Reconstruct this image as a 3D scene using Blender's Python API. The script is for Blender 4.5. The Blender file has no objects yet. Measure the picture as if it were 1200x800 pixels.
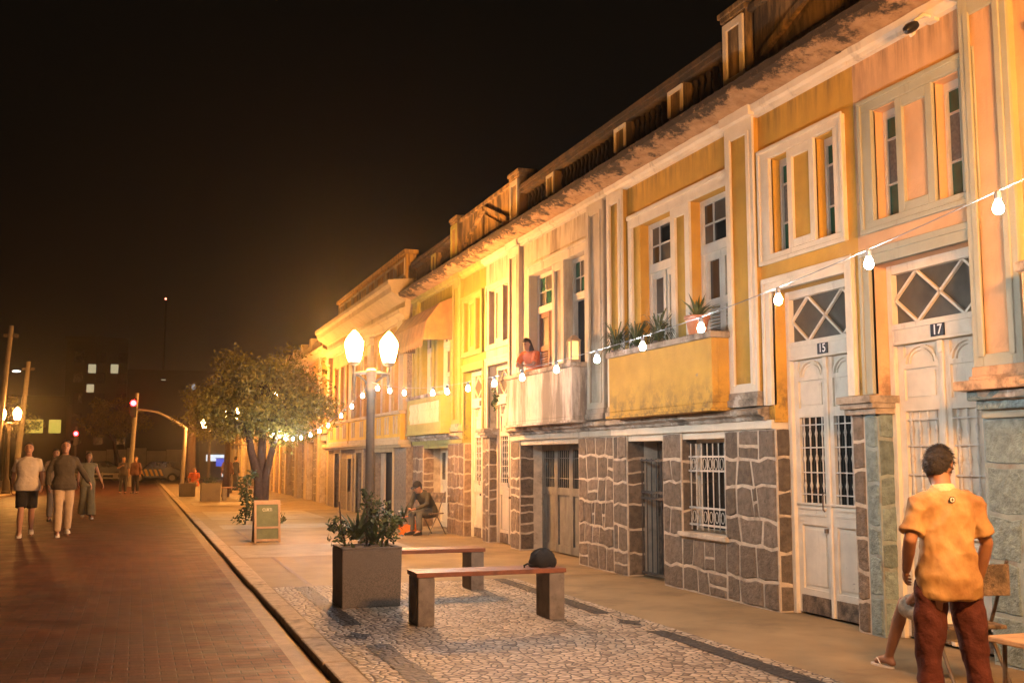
import bpy, bmesh, math, random
from mathutils import Vector, Matrix, noise as mnoise
R = math.radians
PI = math.pi
scn = bpy.context.scene
COL = scn.collection
rng = random.Random(11)

# ------------------------------------------------------------------ helpers
class MB:
    """collects faces of one mesh"""
    def __init__(s):
        s.v = []; s.f = []; s.m = []; s.mi = 0
    def face(s, pts):
        n = len(s.v); s.v += [tuple(p) for p in pts]; s.f.append(tuple(range(n, n + len(pts)))); s.m.append(s.mi)
    def add(s, verts, faces):
        n = len(s.v); s.v += [tuple(p) for p in verts]
        for f in faces:
            s.f.append(tuple(i + n for i in f)); s.m.append(s.mi)
    def box(s, x0, x1, y0, y1, z0, z1):
        x0, x1 = sorted((x0, x1)); y0, y1 = sorted((y0, y1)); z0, z1 = sorted((z0, z1))
        v = [(x0,y0,z0),(x1,y0,z0),(x1,y1,z0),(x0,y1,z0),(x0,y0,z1),(x1,y0,z1),(x1,y1,z1),(x0,y1,z1)]
        s.add(v, [(0,3,2,1),(4,5,6,7),(0,1,5,4),(1,2,6,5),(2,3,7,6),(3,0,4,7)])
    def taper(s, cx, cy, z0, z1, a0, b0, a1, b1):
        v = [(cx-a0,cy-b0,z0),(cx+a0,cy-b0,z0),(cx+a0,cy+b0,z0),(cx-a0,cy+b0,z0),
             (cx-a1,cy-b1,z1),(cx+a1,cy-b1,z1),(cx+a1,cy+b1,z1),(cx-a1,cy+b1,z1)]
        s.add(v, [(0,3,2,1),(4,5,6,7),(0,1,5,4),(1,2,6,5),(2,3,7,6),(3,0,4,7)])
    def rings(s, rings, closed=True, cap=True):
        n = len(rings[0]); base = len(s.v)
        for r in rings: s.v += [tuple(p) for p in r]
        for k in range(len(rings) - 1):
            for i in range(n if closed else n - 1):
                j = (i + 1) % n
                s.f.append((base+k*n+i, base+k*n+j, base+(k+1)*n+j, base+(k+1)*n+i)); s.m.append(s.mi)
        if cap:
            s.f.append(tuple(base + i for i in reversed(range(n)))); s.m.append(s.mi)
            e = base + (len(rings)-1)*n
            s.f.append(tuple(e + i for i in range(n))); s.m.append(s.mi)
    def lathe(s, prof, cx=0, cy=0, seg=16, cap=True):
        s.rings([[(cx + r*math.cos(2*PI*i/seg), cy + r*math.sin(2*PI*i/seg), z) for i in range(seg)] for r, z in prof], cap=cap)
    def tube(s, pts, rad, seg=8, round_ends=False, flat=None):
        pts = [Vector(p) for p in pts]
        if not hasattr(rad, '__len__'): rad = [rad]*len(pts)
        rad = list(rad)
        if round_ends:
            d0 = (pts[0]-pts[1]).normalized(); d1 = (pts[-1]-pts[-2]).normalized()
            r0, r1 = rad[0], rad[-1]
            pts = [pts[0]+d0*r0, pts[0]+d0*r0*.7] + pts + [pts[-1]+d1*r1*.7, pts[-1]+d1*r1]
            rad = [r0*.15, r0*.72] + rad + [r1*.72, r1*.15]
        T = []
        for i in range(len(pts)):
            a = pts[max(i-1,0)]; b = pts[min(i+1,len(pts)-1)]
            t = (b-a); T.append(t.normalized() if t.length > 1e-9 else Vector((0,0,1)))
        up = Vector((0,0,1)) if abs(T[0].z) < .9 else Vector((1,0,0))
        u = (up - T[0]*up.dot(T[0])).normalized()
        out = []
        for p, t, r in zip(pts, T, rad):
            u = (u - t*u.dot(t)).normalized(); w = t.cross(u)
            out.append([p + (u*math.cos(2*PI*i/seg) + w*math.sin(2*PI*i/seg)*(flat or 1))*r for i in range(seg)])
        s.rings(out)
    def ell(s, c, r, seg=12, nr=8, rot=None):
        c = Vector(c); rr = []
        for k in range(nr+1):
            a = -PI/2 + PI*min(max(k/nr, .02), .98)
            ring = []
            for i in range(seg):
                p = Vector((r[0]*math.cos(a)*math.cos(2*PI*i/seg), r[1]*math.cos(a)*math.sin(2*PI*i/seg), r[2]*math.sin(a)))
                if rot: p = rot @ p
                ring.append(c + p)
            rr.append(ring)
        s.rings(rr)
    def prism(s, poly, fn, d0, d1):
        """poly of 2-D points, fn(a,b,d)->xyz; extruded from d0 to d1"""
        n = len(poly); b = len(s.v)
        s.v += [tuple(fn(a, c, d0)) for a, c in poly] + [tuple(fn(a, c, d1)) for a, c in poly]
        s.f.append(tuple(b+i for i in reversed(range(n)))); s.m.append(s.mi)
        s.f.append(tuple(b+n+i for i in range(n))); s.m.append(s.mi)
        for i in range(n):
            j = (i+1) % n
            s.f.append((b+i, b+j, b+n+j, b+n+i)); s.m.append(s.mi)
    def mesh(s, name, mats, smooth=False, recalc=True, angle=40):
        me = bpy.data.meshes.new(name)
        me.from_pydata(s.v, [], s.f); me.update()
        for m in (mats if isinstance(mats, (list, tuple)) else [mats]): me.materials.append(m)
        me.polygons.foreach_set('material_index', s.m)
        if recalc:
            bm = bmesh.new(); bm.from_mesh(me)
            bmesh.ops.recalc_face_normals(bm, faces=bm.faces)
            bm.to_mesh(me); bm.free()
        if smooth:
            me.polygons.foreach_set('use_smooth', [True]*len(me.polygons))
            me.set_sharp_from_angle(angle=R(angle))
        me.update()
        return me
    def build(s, name, mats, parent=None, loc=(0,0,0), smooth=False, bevel=0, recalc=True, rotz=0, angle=40):
        o = bpy.data.objects.new(name, s.mesh(name, mats, smooth, recalc, angle)); COL.objects.link(o)
        o.location = loc; o.rotation_euler = (0,0,rotz)
        if parent: o.parent = parent
        if bevel:
            b = o.modifiers.new('edge', 'BEVEL'); b.width = bevel; b.segments = 2; b.limit_method = 'ANGLE'; b.angle_limit = R(35)
        return o

def tag(o, label=None, cat=None, group=None, kind=None):
    if label: o['label'] = label
    if cat: o['category'] = cat
    if group: o['group'] = group
    if kind: o['kind'] = kind
    return o
def thing(name, label, cat, loc=(0,0,0), rotz=0, group=None):
    o = bpy.data.objects.new(name, None); COL.objects.link(o); o.location = loc; o.rotation_euler = (0,0,rotz)
    o.empty_display_size = .2
    return tag(o, label, cat, group)
def copy_tree(o, parent=None):
    c = o.copy(); COL.objects.link(c)
    if parent: c.parent = parent
    for ch in list(o.children): copy_tree(ch, c)
    return c

# ------------------------------------------------------------------ materials
def nodes(name):
    m = bpy.data.materials.new(name); m.use_nodes = True
    nt = m.node_tree; nt.nodes.clear()
    out = nt.nodes.new('ShaderNodeOutputMaterial')
    b = nt.nodes.new('ShaderNodeBsdfPrincipled'); nt.links.new(b.outputs[0], out.inputs[0])
    return m, nt, b, out
def N(nt, typ, **kw):
    n = nt.nodes.new(typ)
    for k, v in kw.items():
        if k.startswith('i_'):
            key = k[2:]; key = int(key) if key.isdigit() else key.replace('_', ' ')
            n.inputs[key].default_value = v
        else: setattr(n, k, v)
    return n
def ramp(nt, src, stops):
    r = nt.nodes.new('ShaderNodeValToRGB'); nt.links.new(src, r.inputs[0])
    el = r.color_ramp.elements
    while len(el) < len(stops): el.new(.5)
    for e, (p, c) in zip(el, stops):
        e.position = p; e.color = (c, c, c, 1) if not hasattr(c, '__len__') else (*c[:3], 1)
    return r
def mixc(nt, fac, a, b, mode='MIX'):
    m = nt.nodes.new('ShaderNodeMix'); m.data_type = 'RGBA'; m.blend_type = mode
    for sock, val in ((0, fac), (6, a), (7, b)):
        if hasattr(val, 'links') or hasattr(val, 'is_linked'): nt.links.new(val, m.inputs[sock])
        elif sock == 0: m.inputs[0].default_value = val
        else: m.inputs[sock].default_value = (*val[:3], 1)
    return m.outputs[2]
def pos(nt, scale=(1,1,1)):
    g = nt.nodes.new('ShaderNodeNewGeometry')
    mp = nt.nodes.new('ShaderNodeMapping'); mp.inputs['Scale'].default_value = scale
    nt.links.new(g.outputs['Position'], mp.inputs[0]); return mp.outputs[0]
def opos(nt, scale=(1,1,1)):
    g = nt.nodes.new('ShaderNodeTexCoord')
    mp = nt.nodes.new('ShaderNodeMapping'); mp.inputs['Scale'].default_value = scale
    nt.links.new(g.outputs['Object'], mp.inputs[0]); return mp.outputs[0]
def noise(nt, vec, scale, detail=5, rough=.6):
    n = N(nt, 'ShaderNodeTexNoise'); n.inputs['Scale'].default_value = scale; n.inputs['Detail'].default_value = detail
    n.inputs['Roughness'].default_value = rough; nt.links.new(vec, n.inputs['Vector']); return n.outputs[0]
def bump(nt, b, h, strength=.4, dist=.01):
    n = N(nt, 'ShaderNodeBump'); n.inputs['Strength'].default_value = strength; n.inputs['Distance'].default_value = dist
    nt.links.new(h, n.inputs['Height']); nt.links.new(n.outputs[0], b.inputs['Normal'])
def mat(name, col, rough=.8, var=.2, scale=4, stain=None, amt=.5, sscale=1.5, streak=False, bmp=.35, bscale=60, metal=0, spec=.4, island=0, obj=False, bdist=.006, peel=None, peel_amt=.62, dirt=False):
    m, nt, b, out = nodes(name)
    P = opos(nt) if obj else pos(nt)
    n1 = noise(nt, P, scale)
    lo = tuple(c*(1-var) for c in col); hi = tuple(min(1, c*(1+var*.7)) for c in col)
    r = ramp(nt, n1, [(.3, lo), (.7, hi)]); c = r.outputs[0]
    if island:
        g = N(nt, 'ShaderNodeNewGeometry')
        rr = ramp(nt, g.outputs['Random Per Island'], [(0, 1-island), (1, 1+island)])
        c = mixc(nt, 1.0, c, rr.outputs[0], 'MULTIPLY')
    if peel:
        pn = noise(nt, P, 2.2, 8, .72)
        pr = ramp(nt, pn, [(peel_amt, 0), (peel_amt+.03, 1)])
        c = mixc(nt, pr.outputs[0], c, peel)
    if stain:
        P2 = (opos if obj else pos)(nt, (1.6,1.6,.28) if streak else (1,1,1))
        n2 = noise(nt, P2, sscale, 8, .68)
        ctr = .70-amt*.26; r2 = ramp(nt, n2, [(ctr-.07, 0), (ctr+.07, min(1, .45+amt*.55))])
        c = mixc(nt, r2.outputs[0], c, stain)
    if dirt:   # rain dirt washed down from the cornice and splashed along the ledge
        g_ = N(nt, 'ShaderNodeNewGeometry'); sp = N(nt, 'ShaderNodeSeparateXYZ'); nt.links.new(g_.outputs['Position'], sp.inputs[0])
        mr = N(nt, 'ShaderNodeMapRange'); nt.links.new(sp.outputs[2], mr.inputs[0]); mr.inputs[1].default_value = 4.7; mr.inputs[2].default_value = 5.12
        mr2 = N(nt, 'ShaderNodeMapRange'); nt.links.new(sp.outputs[2], mr2.inputs[0]); mr2.inputs[1].default_value = 2.45; mr2.inputs[2].default_value = 1.98
        ns_ = noise(nt, pos(nt, (5,5,.5)), 1.6, 7, .7); sr = ramp(nt, ns_, [(.44, 0), (.62, .75)])
        ns2 = noise(nt, pos(nt), 6, 7, .7); sr2 = ramp(nt, ns2, [(.46, 0), (.6, .8)])
        m1 = N(nt, 'ShaderNodeMath', operation='MULTIPLY'); nt.links.new(mr.outputs[0], m1.inputs[0]); nt.links.new(sr.outputs[0], m1.inputs[1])
        m2 = N(nt, 'ShaderNodeMath', operation='MULTIPLY'); nt.links.new(mr2.outputs[0], m2.inputs[0]); nt.links.new(sr2.outputs[0], m2.inputs[1])
        m3 = N(nt, 'ShaderNodeMath', operation='MAXIMUM'); nt.links.new(m1.outputs[0], m3.inputs[0]); nt.links.new(m2.outputs[0], m3.inputs[1])
        c = mixc(nt, m3.outputs[0], c, (.09,.06,.035))
    nt.links.new(c, b.inputs['Base Color'])
    b.inputs['Roughness'].default_value = rough; b.inputs['Metallic'].default_value = metal
    b.inputs['Specular IOR Level'].default_value = spec
    if bmp:
        n3 = noise(nt, P, bscale, 4); bump(nt, b, n3, bmp, bdist)
    return m
def emis(name, col, strength):
    m = bpy.data.materials.new(name); m.use_nodes = True; nt = m.node_tree; nt.nodes.clear()
    out = nt.nodes.new('ShaderNodeOutputMaterial'); e = nt.nodes.new('ShaderNodeEmission')
    e.inputs[0].default_value = (*col, 1); e.inputs[1].default_value = strength
    nt.links.new(e.outputs[0], out.inputs[0]); return m

BLACKSTAIN = (.05,.04,.03)
M = {}
M['lamp'] = emis('lamp_glass_lit', (1,.41,.085), 500)
M['lamp_far'] = M['lamp']
M['bulb'] = emis('bulb_glass_lit', (.90,.95,1), 700)
M['red'] = emis('red_signal_lit', (1,.009,.012), 75)
M['winlit'] = emis('lit_window', (1,.85,.5), .35)
M['winyel'] = emis('lit_yellow_window', (1,.75,.12), .45)
M['shoplit'] = emis('lit_shop_front', (.75,.85,1), .75)
M['shopblue'] = emis('lit_blue_panel', (.06,.1,.6), .8)
M['tail'] = emis('tail_lamp_lit', (1,.15,.04), 5)
M['led'] = emis('white_led_lit', (1,.95,.85), 3)
M['beacon'] = emis('beacon_lit', (1,.25,.15), 6)
M['lantern'] = emis('lantern_pane_lit', (1,.62,.16), 1.6)

def house_pal(k, wall, trim, frame, stone, mortar, stain, amt, lower=None):
    M[k+'wall'] = mat(k+'_wall', wall, .85, .16, 2.2, stain, amt, 1.3, True, .5, 45, peel=tuple(c*.5+.12 for c in wall), peel_amt=.685, dirt=True)
    M[k+'trim'] = mat(k+'_trim', trim, .8, .12, 3, (.16,.12,.09), amt*.7, 2.2, True, .4, 50)
    M[k+'frame'] = mat(k+'_joinery', frame, .65, .12, 5, (.38,.30,.21), .2, 5, True, .3, 90, peel=(.2,.15,.1), peel_amt=.70)
    M[k+'stone'] = mat(k+'_stone', stone, .9, .35, 13, tuple(c_*.45 for c_ in stone), .34, 14, False, 1.0, 34, island=.26, bdist=.03)
    M[k+'mortar'] = mat(k+'_mortar', mortar, .9, .2, 9, (.2,.16,.12), .4, 3, False, .6, 60)
house_pal('salmon', (.66,.40,.21), (.40,.39,.29), (.72,.64,.5), (.22,.29,.28), (.30,.36,.34), (.35,.2,.12), .25)
house_pal('ochre', (.60,.34,.055), (.76,.66,.5), (.74,.67,.54), (.185,.15,.115), (.60,.51,.39), (.30,.17,.05), .22)
house_pal('cream', (.50,.42,.30), (.52,.45,.33), (.60,.52,.40), (.22,.17,.125), (.60,.51,.38), (.17,.12,.08), .5)
house_pal('lime', (.29,.26,.045), (.34,.31,.09), (.72,.66,.48), (.26,.18,.12), (.48,.39,.27), (.2,.17,.06), .45)
house_pal('orange', (.48,.27,.055), (.46,.36,.21), (.6,.48,.34), (.26,.21,.16), (.44,.37,.28), (.3,.17,.06), .35)
house_pal('rust', (.62,.36,.14), (.66,.48,.24), (.35,.2,.12), (.25,.17,.12), (.44,.35,.25), (.2,.1,.05), .4)
M['bay'] = mat('bay_yellow_paint', (.60,.37,.03), .8, .12, 3, (.4,.22,.05), .3, 2, True, .3)
M['cornice'] = mat('weathered_cornice', (.42,.26,.13), .95, .4, 14, (.022,.017,.013), .80, 7.5, False, .8, 60, bdist=.015)
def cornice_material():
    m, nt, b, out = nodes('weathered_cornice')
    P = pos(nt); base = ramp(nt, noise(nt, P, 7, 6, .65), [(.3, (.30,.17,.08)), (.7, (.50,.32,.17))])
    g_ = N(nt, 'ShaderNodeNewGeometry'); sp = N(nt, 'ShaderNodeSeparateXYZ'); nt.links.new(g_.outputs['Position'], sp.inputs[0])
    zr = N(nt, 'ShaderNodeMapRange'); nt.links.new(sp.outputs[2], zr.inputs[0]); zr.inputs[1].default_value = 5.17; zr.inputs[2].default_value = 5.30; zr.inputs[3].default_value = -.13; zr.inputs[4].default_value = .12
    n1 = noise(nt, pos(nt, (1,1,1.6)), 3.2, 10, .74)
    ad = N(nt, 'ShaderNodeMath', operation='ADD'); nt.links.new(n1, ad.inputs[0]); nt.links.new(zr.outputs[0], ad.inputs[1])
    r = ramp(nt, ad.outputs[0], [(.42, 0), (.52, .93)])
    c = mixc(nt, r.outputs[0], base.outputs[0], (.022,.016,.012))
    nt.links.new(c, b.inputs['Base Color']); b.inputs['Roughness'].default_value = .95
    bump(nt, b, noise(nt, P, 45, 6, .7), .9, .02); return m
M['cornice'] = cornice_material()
M['parapet'] = mat('weathered_parapet', (.12,.07,.035), .95, .3, 4, BLACKSTAIN, .8, 2.2, False, .8, 30, bdist=.02)
M['parapet_panel'] = mat('parapet_panel_paint', (.38,.24,.10), .9, .25, 4, BLACKSTAIN, .75, 2.2, True, .6, 40)
M['baluster'] = mat('blackened_baluster', (.075,.055,.04), .95, .4, 6, BLACKSTAIN, .6, 3, False, .8, 40)
M['roofdark'] = mat('roof_tiles', (.06,.045,.04), .95, .3, 3)
M['ledge'] = mat('worn_concrete_ledge', (.42,.34,.25), .95, .25, 5, BLACKSTAIN, .6, 2.4, False, .8, 40, peel=(.6,.54,.44), peel_amt=.56)
M['dirty_white'] = mat('dirty_white_plaster', (.62,.55,.46), .9, .2, 3, (.16,.13,.1), .75, 1.8, True, .5, 40)
M['glass_dark'] = mat('dark_glass', (.015,.018,.017), .12, .3, 5, bmp=.15, bscale=12, spec=.6)
M['glass_green'] = mat('green_glass', (.02,.11,.065), .18, .3, 6, bmp=.2, bscale=40, spec=.5)
M['glass_grey'] = mat('textured_glass', (.20,.175,.14), .35, .4, 30, bmp=.8, bscale=70, spec=.5)
M['glass_brown'] = mat('dusty_glass', (.10,.085,.06), .35, .3, 5, bmp=.2, spec=.5)
M['wood_grey'] = mat('grey_door_wood', (.20,.185,.15), .75, .25, 5, (.07,.06,.05), .5, 3, True, .4, 60)
M['wood_red'] = mat('red_brown_wood', (.22,.09,.05), .7, .25, 4, (.08,.05,.04), .4, 3, True, .3)
M['rawwood'] = mat('raw_damaged_wood', (.26,.19,.13), .9, .5, 14, (.06,.05,.04), .6, 6, False, .9, 60, bdist=.02)
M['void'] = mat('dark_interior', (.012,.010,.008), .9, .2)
M['iron'] = mat('old_iron', (.13,.11,.09), .6, .3, 10, (.1,.05,.03), .5, 12, metal=.2)
M['iron_white'] = mat('white_painted_iron', (.62,.58,.5), .6, .2, 10, (.2,.12,.08), .4, 12)
M['lamp_iron'] = mat('lamp_post_iron', (.11,.085,.06), .55, .25, 6, bmp=.2)
M['plate'] = mat('black_enamel_plate', (.015,.015,.018), .3, .1)
M['digits'] = mat('white_enamel_digits', (.82,.8,.76), .4, .05, bmp=0)
M['concrete'] = mat('bench_concrete', (.235,.20,.165), .9, .2, 9, (.1,.08,.07), .4, 5, False, .5, 90)
M['granite'] = mat('speckled_granite', (.18,.15,.12), .85, .55, 120, (.05,.045,.04), .35, 3, False, .4, 140)
M['slat'] = mat('varnished_slats', (.24,.085,.045), .5, .3, 6, (.09,.04,.03), .4, 4, False, .2, 40)
M['cloth_black'] = mat('black_cloth', (.02,.018,.016), .85, .3, 20, bmp=.5)
M['leaf'] = mat('tree_leaves', (.20,.175,.03), .6, .45, 3, bmp=0, island=.35)
M['leaf_dark'] = mat('shrub_leaves', (.05,.075,.02), .55, .4, 9, bmp=0, island=.35)
M['leaf_light'] = mat('pale_shrub_leaves', (.11,.13,.04), .55, .4, 9, bmp=0, island=.3)
M['bark'] = mat('tree_bark', (.07,.038,.022), .95, .4, 12, bmp=1, bscale=30, bdist=.02)
M['terracotta'] = mat('terracotta', (.55,.22,.10), .8, .2, 6)
M['canvas'] = mat('brown_awning_canvas', (.24,.13,.05), .85, .25, 5, (.12,.08,.04), .6, 2.5, True, .3)
M['board_green'] = mat('chalkboard_green', (.13,.155,.085), .7, .2, 8)
M['board_frame'] = mat('light_wood_frame', (.40,.27,.17), .7, .2, 9)
M['chalk'] = mat('chalk_letters', (.55,.55,.45), .9, .1, bmp=0)
M['skin'] = mat('skin', (.42,.22,.14), .55, .08, 12, bmp=.15, bscale=150, obj=True)
M['skin_dark'] = mat('tanned_skin', (.30,.15,.09), .55, .1, 12, bmp=.15, bscale=150, obj=True)
M['hair'] = mat('dark_hair', (.022,.017,.014), .6, .4, 40, bmp=.8, bscale=120, obj=True)
M['hair_grey'] = mat('greying_hair', (.034,.028,.023), .6, .6, 45, bmp=1, bscale=130, obj=True, bdist=.012)
M['eye'] = mat('eye', (.03,.02,.02), .2, .1, bmp=0)
M['shoe_white'] = mat('white_trainers', (.6,.55,.48), .6, .1)
M['shoe_dark'] = mat('dark_shoes', (.03,.025,.02), .5, .1)
def cloth(name, col, var=.12): return mat(name, col, .9, var, 7, bmp=.6, bscale=9, obj=True, bdist=.03)
M['fence_white'] = mat('white_hoarding', (.5,.47,.42), .85, .15, 2)
M['block'] = mat('night_tower_wall', (.06,.05,.045), .9, .2, .3)
M['metal_pole'] = mat('painted_steel_pole', (.30,.26,.22), .6, .2, 4)
M['car_black'] = mat('black_car_paint', (.015,.015,.016), .25, .1, bmp=0, spec=.6)
M['car_silver'] = mat('silver_car_paint', (.3,.3,.3), .35, .1, bmp=0)
M['stripe'] = mat('yellow_stripe_paint', (.75,.42,.03), .4, .1, bmp=0)
M['tyre'] = mat('tyre_rubber', (.02,.02,.02), .85, .2)
M['wire'] = mat('white_cable', (.3,.28,.25), .6, .1, bmp=0)
M['socket'] = mat('bulb_socket', (.12,.12,.12), .5, .1, bmp=0)
M['orange_plastic'] = mat('orange_plastic', (.75,.2,.03), .5, .2, 10)
M['table_wood'] = mat('pale_table_wood', (.48,.30,.15), .6, .3, 8)
M['can_red'] = mat('red_can', (.4,.06,.03), .35, .3, 20, metal=.3)
M['cam_white'] = mat('camera_housing', (.7,.65,.55), .5, .1, bmp=0)

# ground materials
def road_material():
    m, nt, b, out = nodes('paver_road')
    P = pos(nt)
    br = N(nt, 'ShaderNodeTexBrick'); nt.links.new(P, br.inputs['Vector'])
    br.inputs['Scale'].default_value = 1; br.inputs['Brick Width'].default_value = .22; br.inputs['Row Height'].default_value = .115
    br.inputs['Mortar Size'].default_value = .006; br.inputs['Mortar Smooth'].default_value = .3; br.inputs['Bias'].default_value = 0
    br.inputs['Color1'].default_value = (.085,.026,.011,1); br.inputs['Color2'].default_value = (.155,.050,.021,1); br.inputs['Mortar'].default_value = (.028,.016,.011,1)
    n = noise(nt, P, .9, 6, .65); r = ramp(nt, n, [(.3, .55), (.75, 1.15)])
    c = mixc(nt, 1, br.outputs[0], r.outputs[0], 'MULTIPLY')
    n2 = noise(nt, pos(nt, (.6,2.2,1)), 1.1, 6, .7); r2 = ramp(nt, n2, [(.62, 0), (.70, .75)])
    c = mixc(nt, r2.outputs[0], c, (.035,.024,.018))
    nt.links.new(c, b.inputs['Base Color'])
    nr = noise(nt, P, 2.3, 5, .6); rr = ramp(nt, nr, [(.35, .5), (.7, .75)]); nt.links.new(rr.outputs[0], b.inputs['Roughness'])
    fine = noise(nt, P, 40, 3)
    mm = N(nt, 'ShaderNodeMath', operation='MULTIPLY_ADD'); nt.links.new(br.outputs['Fac'], mm.inputs[0]); mm.inputs[1].default_value = -1.0
    nt.links.new(fine, mm.inputs[2]); bump(nt, b, mm.outputs[0], .45, .006)
    b.inputs['Specular IOR Level'].default_value = .5
    return m
def mosaic_material(name, cols, joint, scale=15):
    m, nt, b, out = nodes(name)
    P = pos(nt)
    v = N(nt, 'ShaderNodeTexVoronoi'); v.voronoi_dimensions = '2D'; v.inputs['Scale'].default_value = scale; nt.links.new(P, v.inputs['Vector'])
    e = N(nt, 'ShaderNodeTexVoronoi'); e.voronoi_dimensions = '2D'; e.feature = 'DISTANCE_TO_EDGE'; e.inputs['Scale'].default_value = scale; nt.links.new(P, e.inputs['Vector'])
    sep = N(nt, 'ShaderNodeSeparateColor'); nt.links.new(v.outputs['Color'], sep.inputs[0])
    r = ramp(nt, sep.outputs[0], cols)
    n = noise(nt, P, .8, 5, .65); rn = ramp(nt, n, [(.3, .68), (.7, 1.12)])
    c = mixc(nt, 1, r.outputs[0], rn.outputs[0], 'MULTIPLY')
    re = ramp(nt, e.outputs[0], [(.05, 0), (.13, 1)])
    c = mixc(nt, re.outputs[0], joint, c)
    nt.links.new(c, b.inputs['Base Color']); b.inputs['Roughness'].default_value = .62
    rb = ramp(nt, e.outputs[0], [(.0, 0), (.25, 1)]); bump(nt, b, rb.outputs[0], .8, .012)
    return m
M['road'] = road_material()
M['mosaic'] = mosaic_material('pale_mosaic', [(0, (.17,.12,.08)), (.08, (.26,.20,.14)), (.3, (.44,.35,.25)), (1, (.60,.49,.36))], (.06,.045,.033))
M['mosaic_black'] = mosaic_material('black_mosaic', [(0, (.022,.02,.02)), (1, (.055,.048,.045))], (.03,.025,.02))
M['sidewalk'] = mat('pavement_concrete', (.31,.225,.12), .72, .25, 1.2, (.17,.12,.065), .5, .9, False, .35, 70, spec=.4)
M['panel_pale'] = mat('pale_pavement_panel', (.42,.35,.25), .75, .2, 2.5, (.2,.15,.1), .4, 1.6, False, .35, 70)
M['kerb'] = mat('granite_kerb', (.5,.38,.25), .75, .25, 12, (.1,.08,.06), .4, 4, False, .5, 70)
M['gutter'] = mat('dark_gutter', (.19,.12,.07), .6, .3, 6)
M['asphalt'] = mat('asphalt', (.05,.045,.042), .75, .3, 20)
M['ground'] = mat('dark_ground', (.05,.045,.04), .9, .3, .5)

# ------------------------------------------------------------------ setting
def struct(o): o['kind'] = 'structure'; return o
KX0, KX1 = 1.35, 1.55
g = MB(); g.face([(-300,-60,-.35),(300,-60,-.35),(300,420,-.35),(-300,420,-.35)]); struct(g.build('ground', M['ground']))
# crowned road
g = MB(); prof = [(-5.05,-.07),(-4.2,-.045),(-3,-.025),(-1.8,-.015),(-.6,-.02),(.4,-.035),(1.17,-.045)]
ys = [-25 + 3*i for i in range(36)]
for i in range(len(ys)-1):
    for (x0,z0),(x1,z1) in zip(prof, prof[1:]):
        g.face([(x0,ys[i],z0),(x1,ys[i],z0*1+z1-z0),(x1,ys[i+1],z1),(x0,ys[i+1],z0)])
struct(g.build('road', M['road']))
g = MB(); g.face([(-290,80,-.10),(290,80,-.10),(290,94,-.10),(-290,94,-.10)]); struct(g.build('cross_street', M['asphalt']))
g = MB(); g.face([(1.17,-25,-.045),(1.35,-25,-.052),(1.35,80,-.052),(1.17,80,-.045)]); struct(g.build('gutter', M['gutter']))
g = MB(); y = -25.0; r_ = random.Random(3)
while y < 80:
    L = r_.uniform(.9,1.15); dz = r_.uniform(-.006,.006); dx = r_.uniform(-.006,.006)
    g.box(KX0+dx, KX1, y+.006, y+L-.006, -.2, .004+dz); y += L
o = struct(g.build('kerb', M['kerb'], bevel=.018))
g = MB(); g.face([(KX1-.01,-25,0),(6.6,-25,0),(6.6,80,0),(KX1-.01,80,0)]); struct(g.build('sidewalk', M['sidewalk']))
g = MB(); g.face([(KX1,-6,.004),(4.55,-6,.004),(4.55,12.8,.004),(KX1,12.8,.004)]); struct(g.build('mosaic_paving', M['mosaic']))
def star(cx, cy, s=1):
    return [(cx-.13*s,cy-.02),(cx-.05*s,cy+.1*s),(cx-.02*s,cy+.26*s),(cx+.05*s,cy+.1*s),(cx+.13*s,cy+.03*s),(cx+.06*s,cy-.07*s),(cx+.02*s,cy-.22*s),(cx-.05*s,cy-.09*s)]
g = MB()
def strip(x0, x1, y0, y1):
    n = max(2, int((y1-y0)/.12)); L = []; Rr = []
    for i in range(n+1):
        yy = y0+(y1-y0)*i/n; j = lambda: r_.uniform(-.012,.012)
        L.append((x0+j(), yy, .008)); Rr.append((x1+j(), yy, .008))
    for i in range(n): g.face([L[i], Rr[i], Rr[i+1], L[i+1]])
for y0, y1 in ((4.2,8.62),(9.68,12.75),(-.6,3.0)): strip(1.79,1.98,y0,y1)
for y0, y1 in ((4.2,8.5),(9.6,12.75),(-.6,3.0)): strip(4.24,4.42,y0,y1)
for cx, cy in ((1.83,9.1),(4.33,9.02),(1.88,3.6),(4.33,3.6)): g.face([(x,y,.008) for x, y in star(cx,cy)])
struct(g.build('mosaic_black_bands', M['mosaic_black'], recalc=False))
g = MB()
for x0,x1,y0,y1 in ((KX1+.02,4.5,16.75,19.1),(KX1+.25,4.6,23.6,25.0),(KX1+.25,4.6,27.2,31.5),(KX1+.25,4.6,35.5,38.2)):
    g.face([(x0,y0,.004),(x1,y0,.004),(x1,y1,.004),(x0,y1,.004)])
struct(g.build('pale_paving_panels', M['panel_pale']))
g = MB()
for y0 in (12.82,16.68,19.12): g.face([(KX1,y0,.006),(6.0,y0,.006),(6.0,y0+.035,.006),(KX1,y0+.035,.006)])
for y0,y1 in ((12.86,16.66),(19.2,23.5)): g.face([(1.98,y0,.007),(2.03,y0,.007),(2.03,y1,.007),(1.98,y1,.007)])
struct(g.build('paving_joints', M['gutter']))
# left pavement with its own kerb
g = MB(); g.face([(-14,-25,.0),(-5.3,-25,.0),(-5.3,80,.0),(-14,80,.0)]); struct(g.build('far_pavement', M['sidewalk']))
g = MB(); y = -25
while y < 80: g.box(-5.3,-5.05,y+.006,y+1.094,-.2,.005); y += 1.1
struct(g.build('far_kerb', M['kerb'], bevel=.015))

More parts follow.
